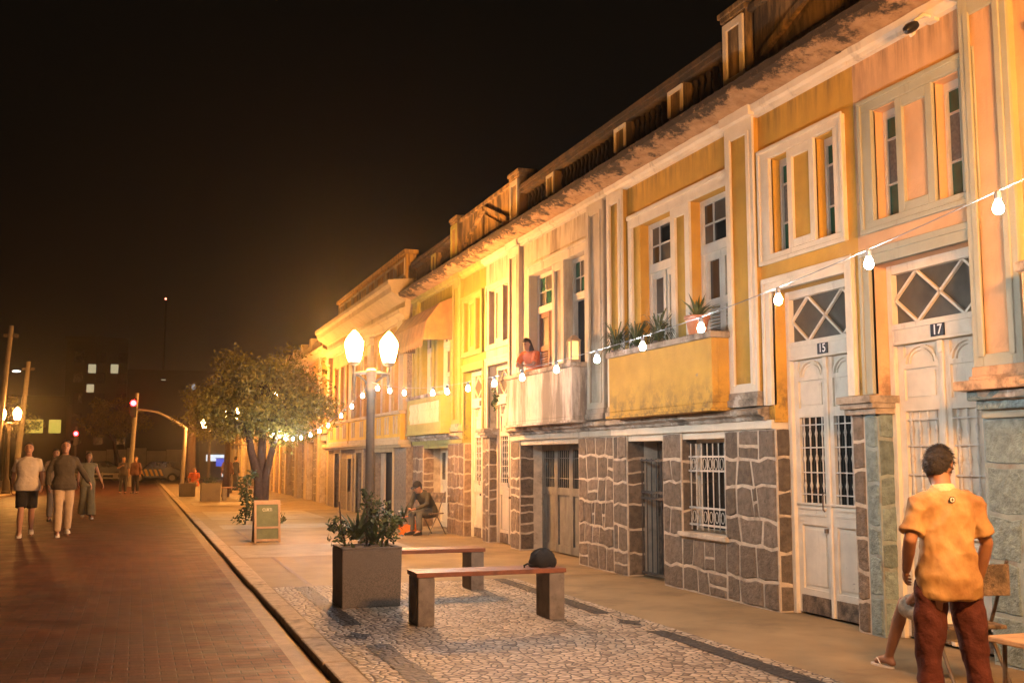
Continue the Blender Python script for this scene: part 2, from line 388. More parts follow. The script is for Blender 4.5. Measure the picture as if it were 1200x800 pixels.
# ------------------------------------------------------------------ wall + stone builders
def sheet_with_holes(mb, u0, u1, z0, z1, holes, fn, depth):
    us = sorted({u0,u1} | {min(max(v,u0),u1) for h in holes for v in h[:2]})
    zs = sorted({z0,z1} | {min(max(v,z0),z1) for h in holes for v in h[2:4]})
    for a, b in zip(us, us[1:]):
        for c, d in zip(zs, zs[1:]):
            mu, mz = (a+b)/2, (c+d)/2
            if any(h[0] < mu < h[1] and h[2] < mz < h[3] for h in holes): continue
            mb.face([fn(a,0,c), fn(b,0,c), fn(b,0,d), fn(a,0,d)])
    for h in holes:
        a,b,c,d = h[0],h[1],max(h[2],z0),min(h[3],z1)
        mb.face([fn(a,0,c),fn(a,depth,c),fn(a,depth,d),fn(a,0,d)])
        mb.face([fn(b,0,c),fn(b,depth,c),fn(b,depth,d),fn(b,0,d)])
        if d < z1-1e-6 or True: mb.face([fn(a,0,d),fn(b,0,d),fn(b,depth,d),fn(a,depth,d)])
        if c > z0+1e-6: mb.face([fn(a,0,c),fn(b,0,c),fn(b,depth,c),fn(a,depth,c)])
def stones(mb, u0, u1, z0, z1, fn, seed, rowh=.29, wmin=.2, wmax=.48, gap=.0125, proud=.014):
    r = random.Random(seed); n = max(1, round((z1-z0)/rowh)); ph = r.uniform(0,50)
    hs = [z0]; 
    for i in range(1, n): hs.append(z0+(z1-z0)*i/n + r.uniform(-.035,.035))
    hs.append(z1)
    def zb(i, u):
        if i == 0 or i == n: return hs[i]
        return hs[i] + .013*math.sin(u*4.1+ph+i*1.7) + .011*math.sin(u*13+ph*2+i)+.008*math.sin(u*23+ph+3*i)
    for i in range(n):
        u = u0; cuts = [u0]
        while True:
            u += r.uniform(wmin, wmax)
            if u > u1-.13: break
            cuts.append(u)
            if r.random() < .16 and u+.08 < u1-.16: u += .085; cuts.append(u)
        cuts.append(u1)
        sl = [0]+[r.uniform(-.03,.03) for _ in cuts[1:-1]]+[0]
        for k in range(len(cuts)-1):
            a, b = cuts[k], cuts[k+1]
            sub = [(0,1)]
            if b-a < .12: sub = [(0,.5),(.5,1)] if r.random() < .6 else [(0,.35),(.35,.68),(.68,1)]
            elif r.random() < .08: sub = [(0,.45),(.45,1)]
            for s0, s1 in sub:
                def pt(t, s):
                    uu = a+(b-a)*t; base0, base1 = zb(i,uu), zb(i+1,uu)
                    ul = a+sl[k]*(s-.5)*2; ur = b+sl[k+1]*(s-.5)*2
                    return [ul+(ur-ul)*t, base0+(base1-base0)*s]
                P = [pt(t,s0) for t in (0,.33,.67,1)] + [pt(t,s1) for t in (1,.67,.33,0)]
                cu = sum(p[0] for p in P)/8; cz = sum(p[1] for p in P)/8
                W = max(.02,(b-a)/2); H = max(.02,abs(P[0][1]-P[-1][1])/2)
                Q = []
                for p in P:
                    Q.append((p[0]-(p[0]-cu)/W*gap+r.uniform(-.006,.006), p[1]-(p[1]-cz)/H*gap+r.uniform(-.006,.006)))
                # knock the corners off
                C = []
                for idx, q in enumerate(Q):
                    if idx in (0,3,4,7):
                        q = (q[0]-(q[0]-cu)*.02, q[1]-(q[1]-cz)*.02)
                    C.append(q)
                d = proud*.6 + r.uniform(-.004,.007)
                outer = [fn(q[0], .004, q[1]) for q in C]
                inner = [fn(cu+(q[0]-cu)*(1-.012/W), -d, cz+(q[1]-cz)*(1-.012/H)) for q in C]
                mid = fn(cu+r.uniform(-.3,.3)*W, -d-r.uniform(0,.008), cz+r.uniform(-.3,.3)*H)
                bse = len(mb.v); mb.v += outer+inner+[mid]
                for q in range(8):
                    q2 = (q+1) % 8
                    mb.f.append((bse+q, bse+q2, bse+8+q2, bse+8+q)); mb.m.append(mb.mi)
                    mb.f.append((bse+8+q, bse+8+q2, bse+16)); mb.m.append(mb.mi)

def text_mesh(txt, size, extrude=.0015):
    cu = bpy.data.curves.new('txt', 'FONT'); cu.body = txt; cu.size = size; cu.extrude = extrude
    cu.align_x = 'CENTER'; cu.align_y = 'CENTER'; cu.resolution_u = 4; cu.offset = size*.012
    ob = bpy.data.objects.new('txt', cu); COL.objects.link(ob)
    dg = bpy.context.evaluated_depsgraph_get(); dg.update()
    me = bpy.data.meshes.new_from_object(ob.evaluated_get(dg))
    V = [v.co.copy() for v in me.vertices]; F = [tuple(p.vertices) for p in me.polygons]
    bpy.data.objects.remove(ob); bpy.data.curves.remove(cu); bpy.data.meshes.remove(me)
    return V, F

# ------------------------------------------------------------------ terrace houses
FX = 6.0
DU0, DU1 = .17, 1.38
def build_house(k, label, y0, dr, W, number, style):
    root = thing('terrace_house', label, 'house', (FX, y0, 0), 0, 'terrace houses along the pavement')
    P = lambda u, x, z: (x, dr*u, z)
    def bx(mb, u0, u1, x0, x1, z0, z1): mb.box(x0, x1, dr*u0, dr*u1, z0, z1)
    wall, trim, frame, stone, mortar = (M[k+s] for s in ('wall','trim','frame','stone','mortar'))
    seed = sum(map(ord, k))
    rr = random.Random(seed)
    pil = style['pil']; wins = style['wins']; ground = style['ground']
    sl = [(.27,.58),(1.02,1.33)]
    # upper wall
    holes = [(DU0,DU1,0,3.17)] + [(a,b,3.56,4.53) for a,b in sl] + [(a,b,2.06,4.48) for a,b in wins]
    mb = MB(); sheet_with_holes(mb, 0, W, 1.86, 5.3, holes, P, .24)
    mb.face([P(0,.24,1.86),P(W,.24,1.86),P(W,.24,5.3),P(0,.24,5.3)]) if False else None
    mb.face([P(W,0,0),P(W,7,0),P(W,7,5.3),P(W,0,5.3)]); mb.face([P(0,7,0),P(W,7,0),P(W,7,5.3),P(0,7,5.3)])
    mb.build('wall', wall, root)
    mb = MB(); mb.prism([(.15,5.32),(7.2,5.32),(7.2,5.0),(3.6,5.9)][:0] or [(.16,5.31),(7.2,5.31),(3.6,5.95)], lambda a,b,d: (a, dr*d, b), 0, W); mb.build('roof', M['roofdark'], root)
    # ground-floor stone
    opens = [g_ for g_ in ground]
    solid = []; u = DU1; 
    for op in opens: solid.append((u, op[1], 0, 1.80)); u = op[2]
    solid.append((u, W, 0, 1.80))
    si = 0
    back_d = .5
    for a, b, z0, z1 in solid + [(0, DU0, 0, 1.9)]:
        if b-a < .03: continue
        back = MB(); st = MB(); bx(back, a, b, 0, back_d, z0, z1)
        stones(st, a, b, z0, z1, P, seed+si, *style.get('row', (.29,.22,.46))); si += 1
        # jamb that faces the viewer: depth direction
        for ue, sg in ((a, -1), (b, 1)):
            fj = lambda q, d, z, ue=ue, sg=sg: (q, dr*(ue-sg*d), z)
            if (ue == 0 or ue == W): continue
            stones(st, .0, .26, z0, z1, fj, seed+si+40, .29, .2, .3, .010, .008)
        pl = back.build('stone_pier', mortar, root); st.build('stonework', stone, pl, recalc=True)
    for op in opens:
        if op[0] == 'window':
            back = MB(); st = MB(); bx(back, op[1], op[2], 0, back_d, 0, op[3]-.0); stones(st, op[1], op[2], 0, op[3]-.06, P, seed+77, .3)
            pl = back.build('stone_apron', mortar, root); st.build('stonework', stone, pl, recalc=True)
            sill = MB(); bx(sill, op[1]-.05, op[2]+.05, -.045, .2, op[3]-.05, op[3]+.005); sill.build('window_sill', mortar, root, bevel=.01)
    # lintel band + ledge
    lb = MB(); bx(lb, DU1+.02, W, -.03, .3, 1.80, 1.885); bx(lb, DU1+.14, W, .02, .3, 1.72, 1.80)
    lb.build('lintel', trim if k != 'salmon' else trim, root)
    def rough_bar(prof, u0, u1, step, amp, name, m, parent=root, seedb=0):
        rb = random.Random(seed+seedb); n = max(2, int((u1-u0)/step)); rings = []
        for i in range(n+1):
            uu = u0+(u1-u0)*i/n
            ring = []
            for (x, z) in prof:
                inner = x > -.002
                ring.append((x if inner else x+rb.uniform(-amp,amp), dr*uu, z if inner else z+rb.uniform(-amp,amp)))
            rings.append(ring)
        b_ = MB(); b_.rings(rings); return b_.build(name, m, parent)
    rough_bar([(.0,1.885),(-.06,1.885),(-.07,1.92),(-.13,1.945),(-.135,1.99),(-.10,2.005),(.0,2.03)], DU1+.1, W, .07, .008, 'ledge', M['ledge'])
    # capitals on the piers beside the door
    cp = MB()
    for a, b in ((-.0, DU0+.03),):
        for d, z0, z1 in ((.05,1.88,1.93),(.09,1.93,1.975),(.12,1.975,2.04)): bx(cp, a, b+d*.3, -d, .2, z0, z1)
    cp.build('pier_capital', M['ledge'], root, bevel=.006)
    # door surround
    fr = MB()
    fw = .12
    bx(fr, DU1, DU1+fw, -.035, .03, 2.03, 3.29); bx(fr, .05, DU0, -.035, .03, 2.05, 3.29); bx(fr, DU0-.0, DU1, -.0345, .03, 3.17, 3.29)
    bx(fr, DU1+fw*.66, DU1+fw+.004, -.05, -.0345, 2.03, 3.305); bx(fr, .05, .09, -.05, -.0345, 2.05, 3.305); bx(fr, .05, DU1+fw+.004, -.052, -.034, 3.255, 3.31)
    fr.build('door_surround', trim, root, bevel=.005)
    # slit window surround + mid panel
    fr = MB()
    z0, z1 = 3.46, 4.64; ua, ub = .13, 1.50
    bx(fr, ua, ub, -.04, .02, z1-.1, z1); bx(fr, ua, ub, -.04, .02, z0, z0+.09)
    bx(fr, ua, sl[0][0], -.039, .02, z0+.09, z1-.1); bx(fr, sl[1][1], ub, -.039, .02, z0+.09, z1-.1)
    bx(fr, sl[0][1], sl[0][1]+.08, -.03, .02, z0+.09, z1-.1); bx(fr, sl[1][0]-.08, sl[1][0], -.03, .02, z0+.09, z1-.1)
    bx(fr, sl[0][1]+.08, sl[1][0]-.08, -.0295, .02, z1-.19, z1-.1); bx(fr, sl[0][1]+.08, sl[1][0]-.08, -.0295, .02, z0+.09, z0+.17)
    bx(fr, ua-.02, ub+.02, -.06, -.04, z1-.03, z1+.012); bx(fr, ua-.02, ub+.02, -.06, -.04, z0-.012, z0+.03)
    bx(fr, ua-.02, ua+.025, -.059, -.04, z0+.03, z1-.03); bx(fr, ub-.025, ub+.02, -.059, -.04, z0+.03, z1-.03)
    fr.build('slit_window_surround', trim, root, bevel=.006)
    for a, b in sl:
        w = MB(); bx(w, a, a+.03, .10, .15, 3.56, 4.53); bx(w, b-.03, b, .10, .15, 3.56, 4.53); bx(w, a+.03, b-.03, .10, .15, 4.46, 4.53); bx(w, a+.03, b-.03, .10, .15, 3.56, 3.58)
        for z in (3.86, 4.26): bx(w, a+.03, b-.03, .11, .14, z, z+.018)
        sw = w.build('slit_window', frame, root)
        gl = MB()
        for i, (za, zb_) in enumerate(((3.58,3.86),(3.878,4.26),(4.278,4.46))):
            gl.mi = 1 if i == 1 else 0
            gl.face([P(a+.03,.125,za),P(b-.03,.125,za),P(b-.03,.125,zb_),P(a+.03,.125,zb_)])
        gl.build('pane', [M['glass_green'], M['glass_grey']] if k != 'cream' else [M['wood_red'], M['wood_red']], sw)
    # pilaster
    pa, pb = pil
    def pilaster(pa, pb, zt, zb_):
        q = MB(); bx(q, pa, pb, -.05, .0, zb_, zt); q.build('pilaster', wall, root)
        q = MB(); w = .095
        bx(q, pa-.004, pa+w, -.078, -.05, zb_+.12, zt); bx(q, pb-w, pb+.004, -.078, -.05, zb_+.12, zt)
        bx(q, pa+w, pb-w, -.0775, -.05, zt-.16, zt); bx(q, pa+w, pb-w, -.0775, -.05, zb_+.12, zb_+.21)
        bx(q, pa+w*.6, pa+w+.018, -.09, -.07, zb_+.19, zt-.14); bx(q, pb-w-.018, pb-w*.6, -.09, -.07, zb_+.19, zt-.14)
        q.build('pilaster_border', trim, root, bevel=.005)
        q = MB(); bx(q, pa-.03, pb+.03, -.11, 0, zb_-.03, zb_+.05); bx(q, pa-.015, pb+.015, -.09, 0, zb_+.05, zb_+.12); q.build('pilaster_base', M['ledge'] if k != 'salmon' else wall, root, bevel=.006)
    pilaster(pa, pb, 5.06, 2.06)
    if style.get('end_pil'): pilaster(*style['end_pil'], 5.06, 2.06)
    if k == 'salmon':
        q = MB(); bx(q, 1.3, 2.2, -.20, -.0, 2.0, 2.075); q.build('pier_slab', wall, root, bevel=.01)
        q = MB(); bx(q, 1.36, 2.15, -.13, 0, 1.93, 2.0); bx(q, 1.4, 2.1, -.08, 0, 1.86, 1.93); q.build('pier_moulding', stone, root, bevel=.01)
    # upper windows
    zt, zb_ = 4.48, 2.06
    fr = MB()
    wa, wb = wins[0][0]-.1, wins[-1][1]+.30 if k == 'ochre' else wins[-1][1]+.14
    bx(fr, wa, wb, -.035, .0, zt, zt+.14); bx(fr, wa, wb, -.055, -.03, zt+.115, zt+.165)
    bx(fr, wb-.11, wb, -.034, 0, 2.06, zt); bx(fr, wa, wins[0][0], -.034, 0, 2.06, zt)
    m0, m1 = wins[0][1], wins[1][0]
    bx(fr, m0, m0+.11, -.034, 0, 2.06, zt); bx(fr, m1-.11, m1, -.034, 0, 2.06, zt); bx(fr, m0+.11, m1-.11, -.0335, 0, zt-.12, zt)
    fr.build('window_surround', trim, root, bevel=.005)
    for wi, (a, b) in enumerate(wins):
        x = .12
        w = MB()
        bx(w, a, a+.06, x, x+.07, zb_, zt); bx(w, b-.06, b, x, x+.07, zb_, zt); bx(w, a+.06, b-.06, x, x+.07, zt-.06, zt)
        bx(w, a+.06, b-.06, x-.02, x+.07, 3.84, 3.95)
        t0, t1 = 3.95, zt-.06
        i0, i1 = a+.06, b-.06; wd = i1-i0
        if style['win'] != 'plain':
            for f in (.3,.72): bx(w, i0+wd*f-.009, i0+wd*f+.009, x+.015, x+.045, t0, t1)
            bx(w, i0, i1, x+.0155, x+.0445, (t0+t1)/2-.009, (t0+t1)/2+.009)
        win = w.build('window', frame, root)
        gl = MB()
        edges = [0,.3,.72,1]
        for c in range(3):
            for r2 in range(2):
                gl.mi = (0 if (c+r2+wi) % 2 else 1) if style['win'] != 'cream' else (2 if (c+r2) % 2 else 1)
                z_a = t0+(t1-t0)*r2/2; z_b = t0+(t1-t0)*(r2+1)/2
                gl.face([P(i0+wd*edges[c],x+.03,z_a),P(i0+wd*edges[c+1],x+.03,z_a),P(i0+wd*edges[c+1],x+.03,z_b),P(i0+wd*edges[c],x+.03,z_b)])
        gl.build('transom_glass', [M['glass_dark'], M['glass_brown'], M['glass_green']], win)
        # shutters
        sm = frame if k != 'cream' else M['wood_red']
        mid = (i0+i1)/2
        if style['win'] == 'cream' and wi == 1:
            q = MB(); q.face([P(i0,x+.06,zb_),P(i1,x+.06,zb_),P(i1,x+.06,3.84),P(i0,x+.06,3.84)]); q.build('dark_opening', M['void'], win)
            leaf = [(i1-.12, i1)]
        else: leaf = [(i0, mid-.004), (mid+.004, i1)]
        for li, (p0, p1) in enumerate(leaf):
            q = MB(); sw = .065 if p1-p0 > .2 else .03; dx = .01+.012*((li+wi) % 2)
            bx(q, p0, p0+sw, x+dx, x+dx+.04, zb_, 3.84); bx(q, p1-sw, p1, x+dx, x+dx+.04, zb_, 3.84)
            for za, zc in ((zb_,zb_+.14),(2.72,2.80),(3.22,3.31),(3.76,3.84)): bx(q, p0+sw, p1-sw, x+dx, x+dx+.0395, za, zc)
            z = 2.83
            while z < 3.2:
                q.add([P(p0+sw,x+dx+.036,z+.03),P(p1-sw,x+dx+.036,z+.03),P(p1-sw,x+dx+.004,z),P(p0+sw,x+dx+.004,z),P(p0+sw,x+dx+.036,z+.038),P(p1-sw,x+dx+.036,z+.038),P(p1-sw,x+dx+.004,z+.008),P(p0+sw,x+dx+.004,z+.008)],
                      [(0,1,2,3),(4,5,6,7),(2,3,7,6),(0,1,5,4)]); z += .038
            bx(q, p0+sw, p1-sw, x+dx+.02, x+dx+.038, zb_+.14, 2.72)
            q.build('shutter', sm, win)
            q = MB(); q.face([P(p0+sw,x+dx+.03,3.31),P(p1-sw,x+dx+.03,3.31),P(p1-sw,x+dx+.03,3.76),P(p0+sw,x+dx+.03,3.76)])
            q.build('shutter_pane', [M['glass_dark'],M['glass_brown']][(li+wi+1) % 2] if k == 'ochre' else M['glass_brown'], win)
    # door
    build_door(root, P, bx, frame, number, k, dr)
    # ground openings
    for op in opens:
        kind, a, b = op[:3]
        if kind == 'window':
            zA, zB = op[3], 1.73
            w = MB(); x = .2
            bx(w, a, a+.05, x, x+.05, zA, zB); bx(w, b-.05, b, x, x+.05, zA, zB); bx(w, a+.05, b-.05, x, x+.05, zB-.05, zB); bx(w, a+.05, b-.05, x, x+.05, zA, zA+.04)
            gw = w.build('barred_window', frame, root)
            q = MB(); q.face([P(a,x+.04,zA),P(b,x+.04,zA),P(b,x+.04,zB),P(a,x+.04,zB)]); q.build('pane', M['glass_dark'], gw)
            gb = MB(); x = .10; n = 8
            for i in range(n):
                uu = a+.05+(b-a-.1)*i/(n-1)
                gb.tube([P(uu,x,zA+.03),P(uu,x,zB-.06)], .008, 6)
            for z in (zA+.08, zA+.27, zB-.38, zB-.22): bx(gb, a+.01, b-.01, x-.012, x+.012, z, z+.022)
            for i in range(n-1):
                uu = a+.05+(b-a-.1)*(i+.5)/(n-1)
                for zc in (zA+.185, zB-.29):
                    ring = [P(uu+.035*math.cos(t*PI/6), x, zc+.06*math.sin(t*PI/6)) for t in range(13)]
                    gb.tube(ring, .005, 5)
            gb.build('window_grille', M['iron_white'], gw)
        elif kind == 'gate':
            gt = MB(); x = .2; n = 8; zB = 1.72
            for i in range(n): 
                uu = a+.03+(b-a-.06)*i/(n-1); gt.tube([P(uu,x,.04),P(uu,x,1.50)], .009, 6)
            for z in (.04,.98,1.06,1.46): bx(gt, a+.01, b-.01, x-.012, x+.012, z, z+.03)
            for i in range(n-1):
                uu = a+.03+(b-a-.06)*(i+.5)/(n-1); gt.tube([P(uu+.03*math.cos(t*PI/6), x, 1.03+.03*math.sin(t*PI/6)) for t in range(13)], .004, 5)
            go = gt.build('iron_gate', M['iron'], root)
            bk = MB(); bx(bk, a+.42, b-.02, .43, .47, 0, 1.7); bk.build('inner_door', M['rawwood'], go)
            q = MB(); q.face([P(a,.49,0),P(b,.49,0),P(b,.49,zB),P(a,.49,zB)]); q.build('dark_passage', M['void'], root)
        elif kind == 'garage':
            x = .40; zB = 1.73
            q = MB(); n = 4; w_ = (b-a)/n
            for i in range(n):
                p0, p1 = a+w_*i+.004, a+w_*(i+1)-.004
                bx(q, p0, p0+.07, x, x+.05, .02, zB); bx(q, p1-.07, p1, x, x+.05, .02, zB)
                for za, zc in ((.02,.14),(.92,1.04),(zB-.1,zB)): bx(q, p0+.07, p1-.07, x, x+.0495, za, zc)
                bx(q, p0+.07, p1-.07, x+.025, x+.045, .14, .92)
            gd = q.build('timber_door', M['wood_grey'] if k == 'cream' else frame, root)
            q = MB()
            for i in range(n):
                p0, p1 = a+w_*i+.074, a+w_*(i+1)-.074
                q.face([P(p0,x+.045,1.04),P(p1,x+.045,1.04),P(p1,x+.045,zB-.1),P(p0,x+.045,zB-.1)])
            q.build('door_glass', M['glass_dark'], gd)
            q = MB()
            for i in range(n):
                p0, p1 = a+w_*i+.074, a+w_*(i+1)-.074
                for j in range(6):
                    uu = p0+(p1-p0)*(j+.5)/6; q.tube([P(uu,x+.02,1.04),P(uu,x+.02,zB-.1)], .006, 5)
                for z in (1.18,1.5): bx(q, p0, p1, x+.014, x+.026, z, z+.012)
            q.build('door_bars', M['wood_grey'], gd)
    # moulding, cornice, parapet
    rough_bar([(0,5.04),(-.05,5.045),(-.06,5.08),(-.10,5.10),(-.11,5.16),(0,5.165)], 0, W, .12, .004, 'moulding', trim if k != 'salmon' else M['ochretrim'], seedb=3)
    if style.get('pil_cap', True):
        q = MB(); bx(q, pa-.03, pb+.03, -.13, 0, 5.06, 5.18); q.build('pilaster_cap', trim, root, bevel=.01)
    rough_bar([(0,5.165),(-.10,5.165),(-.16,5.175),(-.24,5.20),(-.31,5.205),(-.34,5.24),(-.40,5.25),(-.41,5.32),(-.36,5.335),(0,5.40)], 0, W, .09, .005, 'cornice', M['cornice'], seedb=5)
    pp = MB(); bx(pp, 2.1, W, -.06, .2, 5.36, 5.56); bx(pp, 2.1, W, -.085, .2, 5.92, 5.985); bx(pp, 2.1, W, -.11, .21, 5.985, 6.06)
    pr = pp.build('parapet', M['parapet'], root, bevel=.008)
    posts = style['posts']
    for a, b in posts:
        q = MB(); bx(q, a, b, -.075, .2, 5.56, 5.92); q.mi = 1
        bx(q, a, a+.05, -.095, -.075, 5.58, 5.9); bx(q, b-.05, b, -.095, -.075, 5.58, 5.9); bx(q, a+.05, b-.05, -.0945, -.075, 5.85, 5.9)
        q.build('parapet_post', [M['parapet_panel'], trim], pr)
    edges = [2.1]+[v for p in posts for v in p]+[W]
    first = None
    for a, b in zip(edges[::2], edges[1::2]):
        n = int((b-a)/.135)
        for i in range(n):
            uu = a+(b-a)*(i+.5)/n
            if first is None:
                q = MB(); q.lathe([(.04,5.56),(.04,5.60),(.022,5.62),(.048,5.70),(.045,5.74),(.022,5.83),(.034,5.86),(.04,5.88),(.04,5.92)], 0, 0, 8, cap=False)
                first = q.build('baluster', M['baluster'], pr, loc=(.06,dr*uu,0), smooth=True)
            else:
                c = first.copy(); COL.objects.link(c); c.parent = pr; c.location = (.06, dr*uu, 0)
    # pediment half above the door
    pd = MB(); bx(pd, 0, 1.55, -.02, .2, 5.36, 6.2); bx(pd, 0, 1.6, -.07, .22, 6.2, 6.27); bx(pd, 0, 1.6, -.05, -.02, 5.5, 5.58)
    pdo = pd.build('pediment_panel', M['parapet_panel'], root, bevel=.008)
    q = MB()
    q.prism([(.05,6.1),(1.35,5.62),(1.35,5.69),(.05,6.18)], lambda a,b,d: (d, dr*a, b), -.075, -.02)
    q.prism([(.05,5.62),(.05,6.02),(.95,5.66),(.95,5.62)], lambda a,b,d: (d, dr*a, b), -.05, -.02)
    q.build('pediment_relief', M['parapet_panel'], pdo)
    q = MB(); bx(q, 1.6, 2.06, -.09, .22, 5.36, 6.3); bx(q, 1.55, 2.11, -.13, .25, 6.3, 6.36); bx(q, 1.58, 2.08, -.11, .24, 6.24, 6.3)
    po = q.build('pediment_post', M['parapet_panel'], root, bevel=.008)
    q = MB(); bx(q, 1.63, 1.70, -.115, -.09, 5.5, 6.2); bx(q, 1.96, 2.03, -.115, -.09, 5.5, 6.2); bx(q, 1.70, 1.96, -.1145, -.09, 6.12, 6.2); bx(q, 1.70, 1.96, -.1145, -.09, 5.5, 5.57); q.build('post_border', trim, po)
    return root, P, bx

def build_door(root, P, bx, frame, number, k, dr):
    x = .17
    w = MB()
    bx(w, DU0, DU0+.06, x-.02, x+.08, 0, 3.17); bx(w, DU1-.06, DU1, x-.02, x+.08, 0, 3.17)
    bx(w, DU0+.06, DU1-.06, x-.015, x+.08, 2.47, 2.65); bx(w, DU0+.06, DU1-.06, x-.015, x+.08, 3.09, 3.17)
    bx(w, DU0+.06, DU1-.06, x-.03, x-.015, 2.60, 2.65); bx(w, DU0+.06, DU1-.06, x-.03, x-.015, 2.47, 2.495)
    d = w.build('front_door', frame, root, bevel=.004)
    i0, i1 = DU0+.06, DU1-.06; mid = (i0+i1)/2
    # transom lattice
    q = MB(); q.face([P(i0,x+.04,2.65),P(i1,x+.04,2.65),P(i1,x+.04,3.09),P(i0,x+.04,3.09)]); q.build('transom_glass', M['glass_brown'], d)
    q = MB(); c1, c2 = i0+(i1-i0)*.25, i0+(i1-i0)*.75; h = 3.09-2.65; zc = (2.65+3.09)/2
    def bar(u0, z0, u1, z1, t=.011):
        dx, dz = u1-u0, z1-z0; L = math.hypot(dx, dz); nx, nz = -dz/L*t, dx/L*t
        q.prism([(u0+nx,z0+nz),(u1+nx,z1+nz),(u1-nx,z1-nz),(u0-nx,z0-nz)], lambda a,b,dd: P(a,dd,b), x+.01, x+.036)
    for c in (c1, c2):
        hw = (i1-i0)*.25
        for sa, sb in ((-1,1),(1,1),(1,-1),(-1,-1)): bar(c+sa*hw, zc, c, zc+sb*h/2)
    q.build('transom_lattice', frame, d)
    for li, (a, b) in enumerate(((i0, mid-.003), (mid+.003, i1))):
        q = MB(); s = .075; t0 = x+.02; t1 = x+.065; A, B = a+s, b-s
        bx(q, a, A, t0, t1, .02, 2.465); bx(q, B, b, t0, t1, .02, 2.465)
        for za, zc2 in ((.19,.25),(.86,1.07),(1.90,1.99),(2.26,2.30)): bx(q, A, B, t0, t1-.001, za, zc2)
        bx(q, A, B, t0-.012, t0, .95,.97); bx(q, A, B, t0-.012, t0, 1.01,1.03); bx(q, a+.02, b-.02, t0-.02, t0-.0, 1.055, 1.075)
        bx(q, A, B, t0+.022, t1, .25, .86); bx(q, A, B, t0+.022, t1, 1.99, 2.26); bx(q, A, B, t0+.024, t1, 2.30, 2.465)
        bx(q, A+.035, B-.035, t0+.010, t0+.022, .29, .82); bx(q, A+.035, B-.035, t0+.010, t0+.022, 2.02, 2.23)
        # carved arch
        cu = (A+B)/2; ra = (B-A)/2
        for r0, r1_, dd in ((ra, ra-.022, 0), (ra-.045, ra-.06, .008)):
            pts = [(cu+r0*math.cos(PI*j/10), 2.30+(r0*.8)*math.sin(PI*j/10)) for j in range(11)] + [(cu+r1_*math.cos(PI*j/10), 2.30+(r1_*.8)*math.sin(PI*j/10)) for j in range(10,-1,-1)]
            for j in range(10): q.prism([pts[j], pts[j+1], pts[20-j], pts[21-j]], lambda a2,b2,d2: P(a2,d2,b2), t0+dd, t0+.03)
        # open light frame: bars in front of glass
        leafo = q.build('door_leaf', frame, d)
        q = MB(); q.face([P(A,t1-.01,1.07),P(B,t1-.01,1.07),P(B,t1-.01,1.90),P(A,t1-.01,1.90)]); q.build('door_glass', frame if k == 'salmon' else M['glass_dark'], d)
        q = MB(); n = 4
        for j in range(n):
            uu = A+(B-A)*(j+.5)/n
            q.lathe([(.008,1.07),(.008,1.2),(.016,1.24),(.008,1.28),(.008,1.46),(.017,1.5),(.008,1.54),(.008,1.7),(.016,1.74),(.008,1.78),(.008,1.90)], t0+.018, dr*uu, 6)
        for z in (1.15,1.36,1.6,1.82): bx(q, A, B, t0+.008, t0+.022, z, z+.012)
        q.build('door_grille', M['iron_white'], d)
        q = MB(); bx(q, A-.03, B+.03, t0-.006, t1-.002, .025, .188); q.build('kick_board', M['rawwood'], d)
    q = MB(); bx(q, mid-.022, mid+.022, x+.0, x+.02, .02, 2.465); bx(q, mid-.03, mid+.03, x-.012, x+.0, 2.36, 2.465); q.build('meeting_stile', frame, d, bevel=.006)
    q = MB(); q.tube([P(mid+.06,x-.01,1.0),P(mid+.06,x-.03,1.02),P(mid+.06,x-.03,1.16),P(mid+.06,x-.01,1.18)], .008, 6); q.lathe([(.02,.80),(.02,.84)], x, dr*(mid+.06), 8); q.build('door_handle', M['iron'], d)
    # number plate (blank dark plate where the photo's digits cannot be read)
    pw, ph = .155, .125
    q = MB(); bx(q, mid-pw/2, mid+pw/2, x-.026, x-.0155, 2.485, 2.485+ph)
    if number:
        V, F = text_mesh(number, .115)
        q.mi = 1
        q.add([(x-.0275+v.z*.4, dr*mid - v.x*1.0, 2.485+ph/2+v.y) for v in V], F)
    q.build('number_plate', [M['plate'], M['digits']], d, recalc=False)

styles = {
 'ochre': dict(pil=(1.56,2.10), wins=[(2.12,3.0),(3.46,4.33)], ground=[('window',2.36,3.34,.66),('gate',3.80,4.80)], posts=[(3.0,3.36),(4.55,4.9)], end_pil=(4.72,5.2), win='ochre'),
 'salmon': dict(pil=(1.40,1.87), wins=[(2.12,3.0),(3.46,4.33)], ground=[('window',2.5,3.34,.66),('gate',3.80,4.80)], posts=[(3.0,3.36),(4.55,4.9)], end_pil=(4.72,5.2), win='ochre', row=(.33,.3,.62)),
 'cream': dict(pil=(1.44,1.98), wins=[(2.36,3.38),(3.86,4.62)], ground=[('garage',1.82,4.32)], posts=[(3.3,3.62)], end_pil=(4.82,5.38), win='cream', row=(.28,.2,.36)),
 'lime': dict(pil=(1.46,2.0), wins=[(2.3,3.3),(3.75,4.65)], ground=[('garage',2.5,4.5)], posts=[(3.3,3.62)], end_pil=(4.85,5.3), win='ochre', row=(.28,.2,.36)),
}
Y_AB, Y_CD = 7.73, 18.45
hA = build_house('salmon', 'salmon terrace house with grey green trim and stone base, door numbered 17', Y_AB, -1, 5.22, '17', styles['salmon'])
hB = build_house('ochre', 'ochre yellow terrace house with cream trim, plant balcony and door numbered 15', Y_AB, 1, 5.22, '15', styles['ochre'])
hC = build_house('cream', 'stained cream terrace house with dirty white balcony over a wide grey timber garage door', Y_CD, -1, 5.50, '', styles['cream'])
hD = build_house('lime', 'yellow green terrace house with a brown awning over its balustrade balcony', Y_CD, 1, 5.40, '', styles['lime'])

